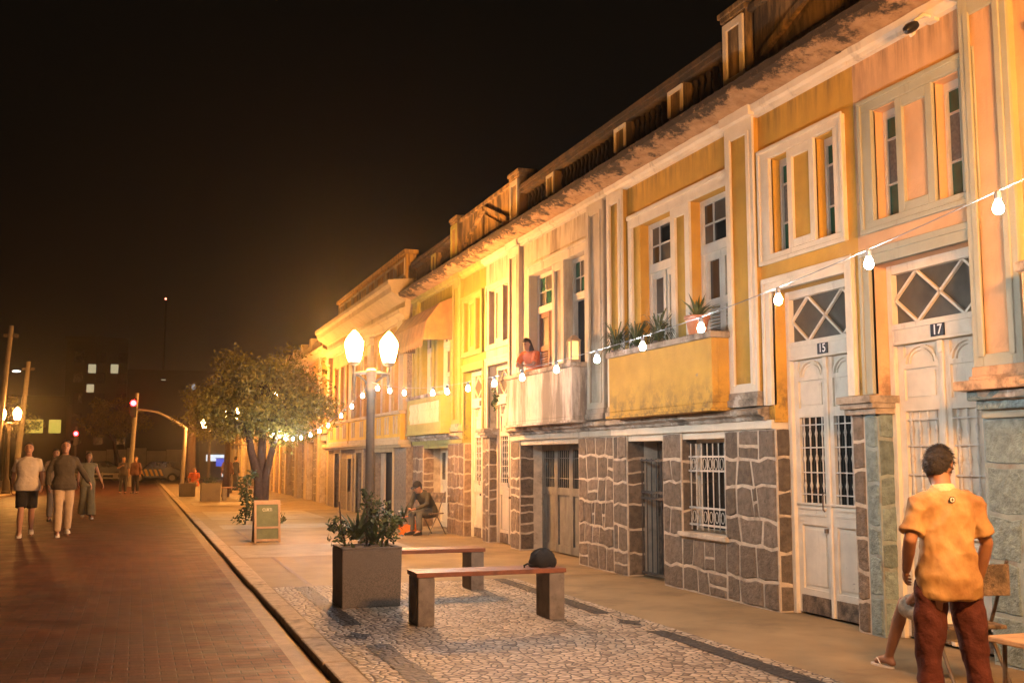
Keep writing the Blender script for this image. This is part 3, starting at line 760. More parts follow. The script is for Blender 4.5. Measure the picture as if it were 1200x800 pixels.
def balcony(h, u0, u1, m_front, m_cap, style='solid', X=-.29):
    root, P, bx = h
    b = MB(); bx(b, u0, u1, X, 0, 2.035, 2.09); bx(b, u0-.03, u1+.03, X-.04, 0, 2.0, 2.035)
    if style == 'solid':
        bx(b, u0, u1, X, X+.08, 2.09, 2.78); bx(b, u0, u0+.08, X+.08, 0, 2.09, 2.78); bx(b, u1-.08, u1, X+.08, 0, 2.09, 2.78)
    else:
        bx(b, u0, u1, X, X+.08, 2.09, 2.24); bx(b, u0, u0+.14, X+.08, 0, 2.09, 2.24); bx(b, u1-.14, u1, X+.08, 0, 2.09, 2.24); bx(b, u0, u0+.14, X, 0, 2.24, 2.78); bx(b, u1-.14, u1, X, 0, 2.24, 2.78); bx(b, u0+.14, u1-.14, X, X+.08, 2.68, 2.78)
    bal = b.build('balcony', m_front, root, bevel=.008)
    if style != 'solid':
        n = int((u1-u0-.28)/.13); sgn = 1 if P(1,0,0)[1] > 0 else -1; first = None
        for i in range(n):
            uu = u0+.14+(u1-u0-.28)*(i+.5)/n
            if first is None:
                q = MB(); q.lathe([(.035,2.24),(.02,2.28),(.045,2.38),(.02,2.52),(.045,2.6),(.03,2.68)], 0, 0, 8, cap=False)
                first = q.build('baluster', M['creamtrim'], bal, loc=(X+.04,sgn*uu,0), smooth=True)
            else:
                c = first.copy(); COL.objects.link(c); c.parent = bal; c.location = (X+.04, sgn*uu, 0)
        q = MB(); q.face([P(u0+.14,X+.1,2.24),P(u1-.14,X+.1,2.24),P(u1-.14,X+.1,2.68),P(u0+.14,X+.1,2.68)])
        q.build('balcony_back', M['parapet'], bal)
    q = MB(); bx(q, u0-.03, u1+.03, X-.035, X+.11, 2.78, 2.85); bx(q, u0-.03, u0+.11, X+.11, 0, 2.78, 2.85); bx(q, u1-.11, u1+.03, X+.11, 0, 2.78, 2.85)
    q.build('balcony_coping', m_cap, bal, bevel=.012)
    return bal
balcony(hB, 2.10, 4.70, M['ochrewall'], M['ledge'])
balcony(hA, 2.10, 4.70, M['salmonwall'], M['ledge'])
balcony(hC, 1.98, 4.78, M['dirty_white'], M['ledge'])
balcony(hD, 2.05, 4.85, M['limetrim'], M['ledge'], 'balusters')
# awning on the lime house
root, P, bx = hD
q = MB(); a0, a1 = 1.95, 5.0
prof = [(-.0,4.78),(-.35,4.62),(-.62,4.25),(-.70,3.86)]
q.rings([[P(u, x, z) for x, z in prof] for u in (a0, a0+.8, a0+1.6, a0+2.3, a1)], closed=False, cap=False)
for u in (a0, a1): q.face([P(u,x,z) for x, z in prof]+[P(u,0,3.9)])
n = 16
for i in range(n):
    ua, ub_ = a0+(a1-a0)*i/n, a0+(a1-a0)*(i+1)/n
    q.face([P(ua,-.70,3.86),P(ub_,-.70,3.86),P(ub_,-.705,3.76),P((ua+ub_)/2,-.705,3.70),P(ua,-.705,3.76)])
aw = q.build('awning', M['canvas'], root, recalc=False)
q = MB()
for u in (a0+.02, a1-.02): q.tube([P(u,0,3.9),P(u,-.69,3.87)], .012, 6); q.tube([P(u,0,4.75),P(u,-.69,3.87)], .01, 6); q.tube([P(u,0,4.2),P(u,-.33,4.6)], .01, 6)
q.build('awning_frame', M['iron'], aw)

# ------------------------------------------------------------------ further buildings in the row
def town_house():
    y0 = 23.9; X = 5.85; W = 10.5
    root = thing('town_house', 'ornate orange yellow town house with heavy cornice and panelled bays past the awning', 'house', (X, y0, 0))
    P = lambda u, x, z: (x, u, z)
    def bx(mb, u0, u1, x0, x1, z0, z1): mb.box(x0, x1, u0, u1, z0, z1)
    ops = [(1.3,3.6,0,1.66),(5.0,5.9,0,1.66),(6.5,7.1,.55,1.5),(8.4,9.3,0,1.66)]
    q = MB(); sheet_with_holes(q, 0, W, 0, 1.82, ops, P, .3); q.face([P(0,.0,0),P(0,.4,0),P(0,.4,6),P(0,0,6)]); q.build('ground_wall', M['orangestone'], root)
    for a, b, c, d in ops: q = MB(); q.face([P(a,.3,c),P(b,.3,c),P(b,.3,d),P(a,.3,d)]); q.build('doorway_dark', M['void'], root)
    for a, b, c, d in ops:
        q = MB(); bx(q, a-.1, a, -.03, .05, 0, d+.1); bx(q, b, b+.1, -.03, .05, 0, d+.1); bx(q, a, b, -.029, .05, d, d+.1); q.build('door_frame', M['orangetrim'], root)
    for a, b in ((3.2,3.6),(5.5,5.9),(9.0,9.3)):
        q = MB(); bx(q, a, b, .2, .25, 0, 1.64); q.build('door_panel', M['orangeframe'], root)
    q = MB(); bx(q, -.05, W+.05, -.22, .1, 1.82, 1.93); bx(q, -.03, W+.03, -.15, .1, 1.76, 1.82); q.build('ledge', M['orangetrim'], root, bevel=.012)
    wins = [(.6,1.3),(1.6,2.3),(2.6,3.3),(4.3,5.0),(5.3,6.0),(6.9,7.6),(7.9,8.6),(8.9,9.6)]
    q = MB(); sheet_with_holes(q, 0, W, 1.93, 6, [(a,b,2.62,4.3) for a, b in wins], P, .18); q.face([P(W,0,0),P(W,8,0),P(W,8,6),P(W,0,6)]); q.build('wall', M['orangewall'], root)
    for a, b in wins:
        q = MB(); q.face([P(a,.17,2.62),P(b,.17,2.62),P(b,.17,4.3),P(a,.17,4.3)]); q.build('window_glass', M['glass_brown'], root)
        q = MB(); bx(q, a, a+.06, .1, .16, 2.62, 4.3); bx(q, b-.06, b, .1, .16, 2.62, 4.3); bx(q, (a+b)/2-.03, (a+b)/2+.03, .1, .16, 2.62, 4.3); bx(q, a+.06, b-.06, .1, .159, 3.7, 3.78)
        q.build('window', M['orangeframe'], root)
    # projecting yellow bays with white panels
    for a, b in ((.15,3.75),(4.0,6.4),(6.6,9.9)):
        q = MB(); bx(q, a, b, -.12, 0, 1.93, 2.54); bo = q.build('bay_apron', M['bay'], root, bevel=.01)
        q = MB(); bx(q, a-.05, b+.05, -.17, 0, 2.54, 2.62); bx(q, a, b, -.14, -.12, 1.93, 2.0); q.build('bay_sill', M['orangetrim'], bo, bevel=.01)
        n = int((b-a)/.9)
        for i in range(n):
            c = a+(b-a)*(i+.5)/n
            for dd in (-.2, .08): q = MB(); bx(q, c+dd, c+dd+.13, -.14, -.12, 2.08, 2.5); q.build('bay_panel', M['orangetrim'], bo)
    for a, b in ((-.02,.4),(3.72,4.1),(6.3,6.75),(W-.45,W+.02)):
        q = MB(); bx(q, a, b, -.10, 0, 2.62, 4.7); bx(q, a-.05, b+.05, -.15, 0, 4.5, 4.7)
        q.build('pilaster', M['orangetrim'], root, bevel=.01)
    q = MB(); prof = [(0,4.70),(-.10,4.72),(-.12,4.80),(-.22,4.86),(-.24,4.95),(-.10,5.0),(-.10,5.14),(-.2,5.2),(-.34,5.30),(-.42,5.34),(-.44,5.46),(-.5,5.52),(-.5,5.62),(.1,5.68)]
    q.rings([[P(u, x, z) for x, z in prof] for u in (-.12, W*.33, W*.66, W+.1)]); q.build('cornice', M['orangetrim'], root)
    q = MB(); bx(q, .0, W-1.6, -.05, .2, 5.65, 6.28); bx(q, -.05, W-1.55, -.11, .24, 6.28, 6.38); po = q.build('parapet', M['orangewall'], root, bevel=.01)
    q = MB(); n = 8
    for i in range(n):
        a = .1+(W-1.8)*i/n; b = .1+(W-1.8)*(i+1)/n-.14
        bx(q, a, a+.05, -.075, -.05, 5.78, 6.2); bx(q, b-.05, b, -.075, -.05, 5.78, 6.2); bx(q, a+.05, b-.05, -.0745, -.05, 6.15, 6.2); bx(q, a+.05, b-.05, -.0745, -.05, 5.78, 5.83)
    q.build('parapet_mouldings', M['orangetrim'], po)
    q = MB(); q.prism([(.2,5.6),(8,5.6),(4,6.1)], lambda a,b,d: (a, d, b), 0, W); q.build('roof', M['roofdark'], root)
town_house()
def stone_house(y0, W, X, ztop, label, palette, cut):
    root = thing('old_house', label, 'house', (X, y0, 0))
    P = lambda u, x, z: (x, u, z)
    def bx(mb, u0, u1, x0, x1, z0, z1): mb.box(x0, x1, u0, u1, z0, z1)
    ops = []; u = .9
    i = 0
    while u+1.2 < W: ops.append((u, u+1.1+.3*(i % 2), 0, 2.1)); u += 2.7; i += 1
    ups = [(a+.1, b-.1, 2.7, 4.2) for a, b, _, _ in ops]
    q = MB(); sheet_with_holes(q, 0, W, 0, 2.35, ops, P, .25); q.face([P(W,0,0),P(W,9,0),P(W,9,ztop),P(W,0,ztop)]); lo = q.build('ground_wall', M[palette+'mortar'], root)
    st = MB(); edge = 0
    for a, b, _, _ in ops+[(W,W,0,0)]:
        stones(st, edge+.02, a-.02, 0, 2.3, P, int(y0*3+edge), .3, .25, .5); edge = b
    st.build('stonework', M[palette+'stone'], lo)
    q = MB(); sheet_with_holes(q, 0, W, 2.35, ztop-.5, ups, P, .2); q.build('wall', M[palette+'wall'], root)
    for a, b, c, d in ups: q = MB(); q.face([P(a,.19,c),P(b,.19,c),P(b,.19,d),P(a,.19,d)]); q.build('window_glass', M['glass_brown'], root)
    for a, b, c, d in ops:
        q = MB(); bx(q, a, b, .2, .26, 0, 2.08); q.build('door', M['wood_red'] if palette == 'rust' else M['rawwood'], root)
    for a in [0]+[o_[1]+.05 for o_ in ops]:
        q = MB(); bx(q, a+.0, a+.32, -.08, 0, 0, ztop-.55); q.build('pilaster', M[palette+'trim'], root, bevel=.01)
    q = MB(); bx(q, 0, W, -.12, 0, 2.32, 2.45); prof = [(0,ztop-.6),(-.1,ztop-.58),(-.2,ztop-.5),(-.32,ztop-.45),(-.34,ztop-.36),(.1,ztop-.3)]
    q.rings([[P(u2, x, z) for x, z in prof] for u2 in (0, W/2, W)]); q.build('cornice', M[palette+'trim'], root)
    q = MB(); u = .0
    while u+.4 < W: bx(q, u, u+.4, -.05, .2, ztop-.34, ztop+.35); u += 2.2
    bx(q, 0, W, .0, .15, ztop-.34, ztop+.1); q.build('parapet', M[palette+'trim'], root, bevel=.01)
    q = MB(); q.prism([(.2,ztop-.35),(9,ztop-.35),(4.5,ztop+.2)], lambda a,b,d: (a, d, b), 0, W); q.build('roof', M['roofdark'], root)
stone_house(34.6, 12.2, 5.95, 5.55, 'low orange house with stone base seen behind the tree', 'orange', 0)
stone_house(46.9, 12.5, 5.95, 5.3, 'rust coloured house with red brown doors beyond the tree', 'rust', 0)
stone_house(59.5, 15, 5.9, 5.1, 'last orange house of the row before the lit shop', 'orange', 0)

# ------------------------------------------------------------------ lamp posts
def make_lamp():
    root = thing('street_lamp', '', 'street lamp', (0,0,0), 0, 'twin globe street lamps')
    q = MB(); q.lathe([(.19,0),(.19,.10),(.15,.14),(.15,.5),(.12,.56),(.10,.62),(.085,.7),(.07,2.55),(.085,2.57),(.085,2.63),(.10,2.66),(.10,2.72),(.085,2.74),(.07,2.8),(.09,2.98),(.10,3.02),(.06,3.06)], seg=16)
    q.build('post', M['lamp_iron'], root, smooth=True)
    q = MB()
    for s in (-1, 1):
        q.tube([(0,0,2.98),(s*.15,0,2.985),(s*.30,0,2.97),(s*.31,0,3.10)], [.035,.03,.028,.028], 8)
        q.tube([(s*.06,0,2.72),(s*.10,0,2.84),(s*.2,0,2.92),(s*.3,0,2.95)], [.022,.02,.02,.022], 8)
        q.lathe([(.006,2.62),(.014,2.72),(.032,2.88),(.028,2.96)], s*.30, 0, 8)
    q.build('arm', M['lamp_iron'], root, smooth=True)
    for s in (-1, 1):
        q = MB(); q.lathe([(.05,3.10),(.10,3.13),(.115,3.165),(.09,3.175)], s*.305, 0, 14); q.build('globe_fitter', M['lamp_iron'], root, smooth=True)
        q = MB(); q.lathe([(.095,3.176),(.12,3.24),(.148,3.37),(.160,3.46),(.158,3.51),(.12,3.58),(.072,3.645),(.035,3.69),(.02,3.705)], s*.305, 0, 14); q.build('globe', M['lamp'], root, smooth=True)
        q = MB(); q.lathe([(.022,3.705),(.026,3.725),(.006,3.75)], s*.305, 0, 8); q.build('finial', M['lamp_iron'], root, smooth=True)
    return root
lamp0 = make_lamp()
LAMPS = [((3.8,18.15,0), 'twin globe street lamp behind the leafy planter in the foreground'),
         ((3.8,2.1,0), 'twin globe street lamp standing nearest the salmon house'),
         ((3.8,34.8,0), 'twin globe street lamp shining through the middle of the tree crown'),
         ((3.8,48.1,0), 'twin globe street lamp glowing at the left edge of the tree crown'),
         ((3.8,61.5,0), 'smallest twin globe street lamp at the far end of the pavement'),
         ((-5.25,50.5,0), 'twin globe street lamp on the far side of the street at left')]
for i, (p, lab) in enumerate(LAMPS):
    o = lamp0 if i == 0 else copy_tree(lamp0)
    o.location = p; o['label'] = lab

# ------------------------------------------------------------------ string lights
def string_lights(name, label, pts_fn, bulbs, n=60):
    root = thing(name, label, 'string lights', bulbs[0], 0)
    O = Vector(bulbs[0])
    q = MB(); q.tube([Vector(pts_fn(i/n))-O for i in range(n+1)], .003, 5); q.build('cable', M['wire'], root)
    protos = None
    for b in bulbs:
        loc = Vector(b)-O
        if protos is None:
            s = MB(); s.lathe([(.012,.075),(.016,.07),(.016,.035),(.013,.03)], 0, 0, 8); so = s.build('socket', M['socket'], root)
            e = MB(); e.lathe([(.011,.03),(.018,.016),(.024,.0),(.025,-.012),(.021,-.026),(.011,-.034),(.003,-.036)], 0, 0, 10); eo = e.build('bulb', M['bulb'], root, smooth=True)
            protos = (so, eo)
        else:
            for p_ in protos:
                c = p_.copy(); COL.objects.link(c); c.parent = root; c.location = loc
    return root
def interp(tab, y):
    for (y0,z0),(y1,z1) in zip(tab, tab[1:]):
        if y <= y1: return z0+(z1-z0)*(y-y0)/(y1-y0)
    return tab[-1][1]
def sag(y0, z0, y1, z1, drop):
    def f(t):
        y = y0+(y1-y0)*t; return y, z0+(z1-z0)*t-drop*4*t*(1-t)
    return f
# string 1: near lamp to the lamp behind the planter
A_, B_ = (3.8, 2.1, 2.98), (3.8, 18.15, 2.82)
f1 = lambda t: (3.8, A_[1]+(B_[1]-A_[1])*t, A_[2]+(B_[2]-A_[2])*t - .50*4*t*(1-t)*(1+.06*math.sin(9*t)))
ys1 = [3.0,3.86,4.81,5.70,6.68,7.62,8.52,9.48,10.45,11.38,12.40,13.33,14.05,15.69,16.68,17.6]
b1 = []
for y in ys1:
    t = (y-A_[1])/(B_[1]-A_[1]); p = f1(t); b1.append((p[0], p[1], p[2]-.075))
string_lights('string_lights', 'string of white bulbs hanging along the facade from the near lamp to the planter lamp', f1, b1)
C_ = (3.1, 29.5, 2.5)
f2 = lambda t: (3.8+(C_[0]-3.8)*t, 18.15+(C_[1]-18.15)*t, 2.82+(C_[2]-2.82)*t - .62*4*t*(1-t))
b2 = []
for y in (18.7,19.45,20.25,21.3,22.1,22.95,23.9,24.8,25.7,26.5,27.3,28.4):
    p = f2((y-18.15)/(C_[1]-18.15)); b2.append((p[0], p[1], p[2]-.075))
string_lights('string_lights', 'second string of white bulbs sagging from the planter lamp into the tree', f2, b2)

# ------------------------------------------------------------------ foliage
def leaf_quads(q, r, c, rad, n, size, up=.3, shell=.35):
    for _ in range(n):
        while True:
            d = Vector((r.uniform(-1,1), r.uniform(-1,1), r.uniform(-1,1)))
            if .05 < d.length <= 1: break
        d = d.normalized()*(shell+(1-shell)*r.random())
        p = Vector(c)+Vector((d.x*rad[0], d.y*rad[1], d.z*rad[2]))
        nrm = (Vector((r.gauss(0,1), r.gauss(0,1), r.gauss(0,1)+up))+d*.8).normalized()
        t = nrm.cross(Vector((r.gauss(0,1), r.gauss(0,1), r.gauss(0,1)))).normalized(); w = nrm.cross(t)
        L = size*r.uniform(.6,1.3); W = L*r.uniform(.32,.5)
        a = p-t*L*.5; b = p+t*L*.5
        q.add([a, p+w*W*.5-nrm*.12*L, b-nrm*.18*L, p-w*W*.5-nrm*.12*L], [(0,1,2),(0,2,3)])
def make_tree(loc, label, crown_c, crown_r, trunks, nclump, nleaf, seed, size=.1, hmul=1):
    r = random.Random(seed)
    root = thing('tree', label, 'tree', loc, r.uniform(0,6) if False else 0, 'trees on the pavement')
    q = MB(); tips = []
    for tr in trunks: q.tube(tr[0], tr[1], 10)
    clumps = []
    for i in range(nclump):
        while True:
            d = Vector((r.uniform(-1,1), r.uniform(-1,1), r.uniform(-1,1)))
            if .3 < d.length <= 1: break
        d = d.normalized()*r.uniform(.5,1.0)
        c = Vector(crown_c)+Vector((d.x*crown_r[0], d.y*crown_r[1], d.z*crown_r[2]*(1 if d.z > 0 else .8)))
        clumps.append(c)
    for c in clumps[::2]:
        tr = r.choice(trunks); s = Vector(tr[0][-1]); m = s.lerp(c, .5)+Vector((r.uniform(-.15,.15), r.uniform(-.15,.15), .1))
        q.tube([s-Vector((0,0,.1)), m, c], [tr[1][-1]*.6, .025, .008], 6)
    q.build('trunk', M['bark'], root, smooth=True)
    q = MB()
    for c in clumps:
        k = r.uniform(.75,1.25)
        leaf_quads(q, r, c, (.42*k*crown_r[0]/1.7, .42*k*crown_r[0]/1.7, .3*k*crown_r[0]/1.7), nleaf, size)
    q.build('crown', M['leaf'], root, recalc=False)
    return root
make_tree((2.85,26.6,0), 'rounded bushy tree on the pavement behind the green board sign', (.05,0,2.87), (1.8,1.6,1.33),
          [([(0,0,-.05),(.02,0,.4),(-.02,.02,1.0),(-.22,.05,1.7),(-.35,.1,2.5)], [.20,.15,.12,.09,.06]),
           ([(.08,.02,-.05),(.1,0,.5),(.14,-.02,1.1),(.30,-.05,1.8),(.5,0,2.6)], [.17,.13,.10,.07,.05]),
           ([(.0,.06,.6),(.04,.08,1.2),(.05,.12,1.9),(.08,.1,2.8)], [.14,.12,.09,.05])], 150, 150, 5, .10)
make_tree((3.35,43.5,0), 'farther tree behind the bushy one, its thin trunk beside the lit shop', (-.1,0,3.3), (2.0,1.9,1.35),
          [([(0,0,-.05),(.02,0,.8),(.03,0,1.6),(0,0,2.5)], [.16,.13,.11,.07])], 60, 120, 8, .13)
def blades(q, r, c, n, L, w, spread=1.0):
    for i in range(n):
        a = r.uniform(0,2*PI); el = r.uniform(.35,1.3); l = L*r.uniform(.7,1.15); d = Vector((math.cos(a)*math.cos(el)*spread, math.sin(a)*math.cos(el)*spread, math.sin(el)))
        s = Vector((-math.sin(a), math.cos(a), 0)); p0 = Vector(c); p1 = p0+d*l*.5; p2 = p0+d*l-Vector((0,0,l*.12))
        q.add([p0-s*w*.5, p0+s*w*.5, p1+s*w*.55+Vector((0,0,.01)), p1-s*w*.55+Vector((0,0,.01)), p2], [(0,1,2,3),(3,2,4)])

# ------------------------------------------------------------------ planters, benches, sign
def planter(loc, w, d, h, label):
    root = thing('planter', label, 'planter', loc, 0, 'square stone planters')
    q = MB(); W, D = w/2, d/2; t = .06
    q.taper(0,0,0,h,W*.97,D*.97,W,D)
    q.build('planter_box', M['granite'], root, bevel=.012)
    q = MB(); q.box(-W+t, W-t, -D+t, D-t, h-.01, h+.006); q.build('soil', M['bark'], root)
    q = MB(); q.box(-W, W, -D, -D+t, h+.0, h+.02); q.box(-W, W, D-t, D, h, h+.02); q.box(-W, -W+t, -D+t, D-t, h, h+.02); q.box(W-t, W, -D+t, D-t, h, h+.02); q.build('rim', M['granite'], root, bevel=.006)
    return root
planter((2.30,11.08,0), .62, .58, .58, 'square granite planter holding a leafy shrub beside the near bench')
r_ = random.Random(21)
root = thing('planter_shrub', 'leafy mixed shrub with spiky blades growing in the near granite planter', 'plant', (2.30,11.08,.6)); root.scale = (1.13,1.13,1.08)
q = MB()
for c, rad, n in (((-.22,-.05,.10),(.17,.2,.15),130), ((.02,-.05,.12),(.2,.2,.17),170), ((.2,.02,.14),(.18,.22,.2),200), ((.08,.08,.26),(.16,.15,.17),130), ((-.30,0,.2),(.10,.12,.09),50), ((.28,-.02,.24),(.09,.12,.1),50), ((.02,.05,.42),(.09,.09,.12),50), ((-.02,.05,.52),(.05,.05,.06),22)):
    leaf_quads(q, r_, c, rad, n, .062, .4, .2)
q.build('leaves', M['leaf_dark'], root, recalc=False)
q = MB()
for c, rad, n in (((.16,-.12,.22),(.16,.12,.12),90), ((.1,0,.38),(.12,.1,.12),60), ((-.3,-.08,.22),(.1,.1,.08),30)): leaf_quads(q, r_, c, rad, n, .055, .6, .4)
q.build('pale_leaves', M['leaf_light'], root, recalc=False)
q = MB(); blades(q, r_, (-.10,-.05,.06), 26, .36, .03); blades(q, r_, (.36,.05,.26), 12, .17, .014); blades(q, r_, (.05,-.1,.04), 14, .3, .028); q.build('blades', M['leaf_dark'], root, recalc=False)
q = MB()
for s in ((-.2,0),(0,0),(.15,.05),(.05,.08)): q.tube([(s[0],s[1],0),(s[0]*1.2,s[1],.2),(s[0]*1.3,s[1]+.02,.42)], [.012,.009,.005], 6)
q.tube([(.24,.03,.1),(.31,.04,.2),(.37,.05,.27)], [.008,.007,.005], 6)
q.build('stems', M['bark'], root)

def make_bench():
    root = thing('bench', '', 'bench', (0,0,0), 0, 'concrete benches with timber slats')
    L, D, H = 1.42, .36, .475; t = .155
    for s in (0, 1):
        x0 = 0 if s == 0 else L-t
        q = MB(); q.box(x0, x0+t, 0, D, 0, H-.045); lg = q.build('leg', M['concrete'], root, bevel=.01)
        # round hollow ornament ring on the outer face
        q = MB(); xs = x0 if s == 0 else x0+t; sg = -1 if s == 0 else 1
        for (r0, r1) in ((.14,.115),):
            for j in range(24):
                a0, a1 = 2*PI*j/24, 2*PI*(j+1)/24; k = 1.28
                pts = [(D/2+r0*math.cos(a0), .22+k*r0*math.sin(a0)), (D/2+r0*math.cos(a1), .22+k*r0*math.sin(a1)), (D/2+r1*math.cos(a1), .22+k*r1*math.sin(a1)), (D/2+r1*math.cos(a0), .22+k*r1*math.sin(a0))]
                q.prism(pts, lambda a, b, d: (xs+sg*d, a, b), -.004, .008)
        q.build('ring_ornament', M['concrete'], lg)
        for xx, sg2 in ((x0-.0008, -1), (x0+t+.0008, 1)):
            pass
        q = MB(); q.prism([(D/2+.112*math.cos(2*PI*j/24), .22+.143*math.sin(2*PI*j/24)) for j in range(24)], lambda a, b, d: (xs+sg*d, a, b), -.004, .002)
        for (ca, cb) in ((.045,.05),(D-.045,.05),(.045,.39),(D-.045,.39)):
            da = .055*(1 if ca < D/2 else -1); db = .06*(1 if cb < .2 else -1)
            q.prism([(ca-.02*(1 if da>0 else -1),cb-.02*(1 if db>0 else -1)),(ca+da,cb-.02*(1 if db>0 else -1)),(ca-.02*(1 if da>0 else -1),cb+db)], lambda a, b, d: (xs+sg*d, a, b), -.004, .0022)
        q.build('recess_shade', M['gutter'], lg)  # flat dark plates paint the shade of the recesses onto the leg face
    q = MB(); q.box(.0, L, .02, D-.02, H-.045, H-.04)
    for i in range(3):
        y0 = -.01+i*(D+.02)/3+.006; y1 = -.01+(i+1)*(D+.02)/3-.006
        q.box(-.015, L+.015, y0, y1, H-.04, H)
    q.build('seat', M['slat'], root, bevel=.006)
    return root
bench0 = make_bench()
for i, (p, lab) in enumerate((((2.43,9.42,0), 'bench nearest the viewer carrying a black bag'), ((2.40,11.80,0), 'bench partly hidden by the planter, behind the one with the bag'), ((2.98,39.9,0), 'small far bench beside the second planter past the tree'))):
    o = bench0 if i == 0 else copy_tree(bench0)
    o.location = p; o['label'] = lab
root = thing('bag', 'rounded black bag lying on the right end of the near bench', 'bag', (3.70,9.62,.475))
q = MB(); q.rings([[( .135*k*math.cos(2*PI*i/16)*(1+.09*math.sin(2.3*i+z*30))+.05*z, .11*k*math.sin(2*PI*i/16)*(1+.08*math.cos(1.7*i)), z*.92 + .014*math.sin(2.1*i)) for i in range(16)] for k, z in ((.92,0),(1.02,.03),(.98,.07),(.82,.12),(.58,.155),(.25,.175),(.05,.178))])
q.build('bag_body', M['cloth_black'], root, smooth=True)
q = MB(); q.tube([(-.13,-.04,.02),(-.17,-.05,.035),(-.21,-.06,.02),(-.2,-.05,.006)], .009, 6); q.build('strap', M['cloth_black'], root)

root = thing('board_sign', 'wooden framed green chalkboard sign standing before the tree', 'sign', (2.27,19.85,0), R(4))
for s, nm in ((-1,'front_board'), (1,'rear_board')):
    q = MB(); W, H = .235, .745; tilt = .13
    def F(a, b, d, s=s): return (a, s*(.14-.13*b/H)+s*d, b)
    for x0, x1, z0, z1 in ((-W,-W+.04,0,H),(W-.04,W,0,H),(-W+.04,W-.04,H-.075,H),(-W+.04,W-.04,.02,.06),(-W+.04,W-.04,.245,.28)):
        q.prism([(x0,z0),(x1,z0),(x1,z1),(x0,z1)], F, -.012, .014)
    fb = q.build(nm, M['board_frame'], root, bevel=.003)
    q = MB(); q.prism([(-W+.03,.04),(W-.03,.04),(W-.03,H-.06),(-W+.03,H-.06)], F, -.006, .004)
    if s == -1:
        q.mi = 1; V, Fc = text_mesh('CURTI', .075)
        q.add([F(v.x*.82, .575+v.y, .0055+v.z) for v in V], Fc)
    q.build('chalkboard', [M['board_green'], M['chalk']], fb, recalc=False)

r_ = random.Random(31)
root = thing('climbing_shrub', 'dark leafy shrub climbing beside the tree trunk left of the green board', 'plant', (2.42,25.2,0))
q = MB()
for i in range(9): leaf_quads(q, r_, (r_.uniform(-.14,.1), r_.uniform(-.2,.2), .12+i*.125), (.2,.2,.15), 60, .1)
q.build('leaves', M['leaf_dark'], root, recalc=False)
q = MB(); q.tube([(-.02,0,0),(.02,0,.5),(-.03,0,1.1)], [.02,.015,.008], 6); q.build('stem', M['bark'], root)
for p, n, lab in (((3.05,24.6,0), 70, 'low tuft of leaves on the pavement right of the green board'), ((3.35,27.6,0), 60, 'small leafy plant at the tree foot on the wall side')):
    root = thing('ground_plant', lab, 'plant', p, 0)
    q = MB(); leaf_quads(q, r_, (0,0,.12), (.26,.2,.14), n, .11, .6, .2); leaf_quads(q, r_, (-.15,0,.08), (.16,.2,.1), n//2, .1); q.build('leaves', M['leaf_dark'], root, recalc=False)
    q = MB(); q.tube([(0,0,0),(0,0,.15)], .012, 6); q.build('stem', M['bark'], root)
planter((2.52,39.4,0), .68, .6, .62, 'dark square planter at the far kerb beyond the tree')
root = thing('planter_shrub', 'low shrub in the far dark planter beyond the tree', 'plant', (2.52,39.4,.63))
q = MB(); leaf_quads(q, r_, (0,0,.12), (.3,.25,.16), 130, .1); q.build('leaves', M['leaf_dark'], root, recalc=False)
q = MB(); q.tube([(0,0,0),(0,0,.15)], .012, 6); q.build('stem', M['bark'], root)
planter((1.95,44.6,0), .62, .6, .5, 'smaller pale planter at the far kerb next to the person in orange')

# balcony plants
r_ = random.Random(41)
def balcony_plant(loc, pot, n, L, lab, terr=True):
    root = thing('potted_plant', lab, 'plant', loc, 0)
    q = MB(); q.lathe([(pot*.7,0),(pot*.95,pot*1.3),(pot*1.08,pot*1.32),(pot*1.08,pot*1.6),(pot*.9,pot*1.6),(pot*.85,pot*1.45)], seg=14); q.build('pot', M['terracotta'] if terr else M['granite'], root, smooth=True)
    q = MB()
    if terr: blades(q, r_, (0,0,pot*1.45), n, L, .03, 1.0)
    else:
        for i in range(n):   # thin arching fronds that spill over the coping
            a = r_.uniform(0,2*PI); l = L*r_.uniform(.5,1.2); up = r_.uniform(.6,1.35); l *= 1.15; d = Vector((math.cos(a)*.45, math.sin(a), 0)); s_ = Vector((-math.sin(a), math.cos(a), 0))*.008
            P_ = [Vector((0,0,pot*1.4))+d*l*t*.8+Vector((0,0,l*(up*t*1.4-t*t*1.1))) for t in (0,.35,.7,1)]
            q.add([P_[0]-s_, P_[0]+s_, P_[1]-s_, P_[1]+s_, P_[2]-s_, P_[2]+s_, P_[3]], [(0,1,3,2),(2,3,5,4),(4,5,6)])
    q.build('blades', M['leaf_light'] if not terr else M['leaf_light'], root, recalc=False)
    return root
balcony_plant((5.84,10.35,2.86), .135, 24, .34, 'spiky agave in a terracotta pot at the near end of the ochre balcony')
balcony_plant((5.87,11.35,2.81), .06, 130, .36, 'grassy fern on the middle of the ochre balcony coping', False)
balcony_plant((5.87,11.95,2.81), .06, 130, .34, 'grassy fern left of the middle on the ochre balcony coping', False)
balcony_plant((5.87,12.55,2.81), .06, 150, .42, 'trailing fern at the far end of the ochre balcony', False)
# balcony lantern
root = thing('lantern', 'small lit lantern standing on the near end of the cream balcony', 'lantern', (5.76,13.72,2.85))
q = MB(); q.box(-.075,.075,-.075,.075,0,.03); q.taper(0,0,.30,.38,.085,.085,.02,.02)
for a in (-.065,.065):
    for b in (-.065,.065): q.box(a-.01,a+.01,b-.01,b+.01,.03,.30)
q.build('lantern_frame', M['board_frame'], root)
q = MB(); q.box(-.052,.052,-.052,.052,.04,.29); q.build('lit_panes', M['lantern'], root)
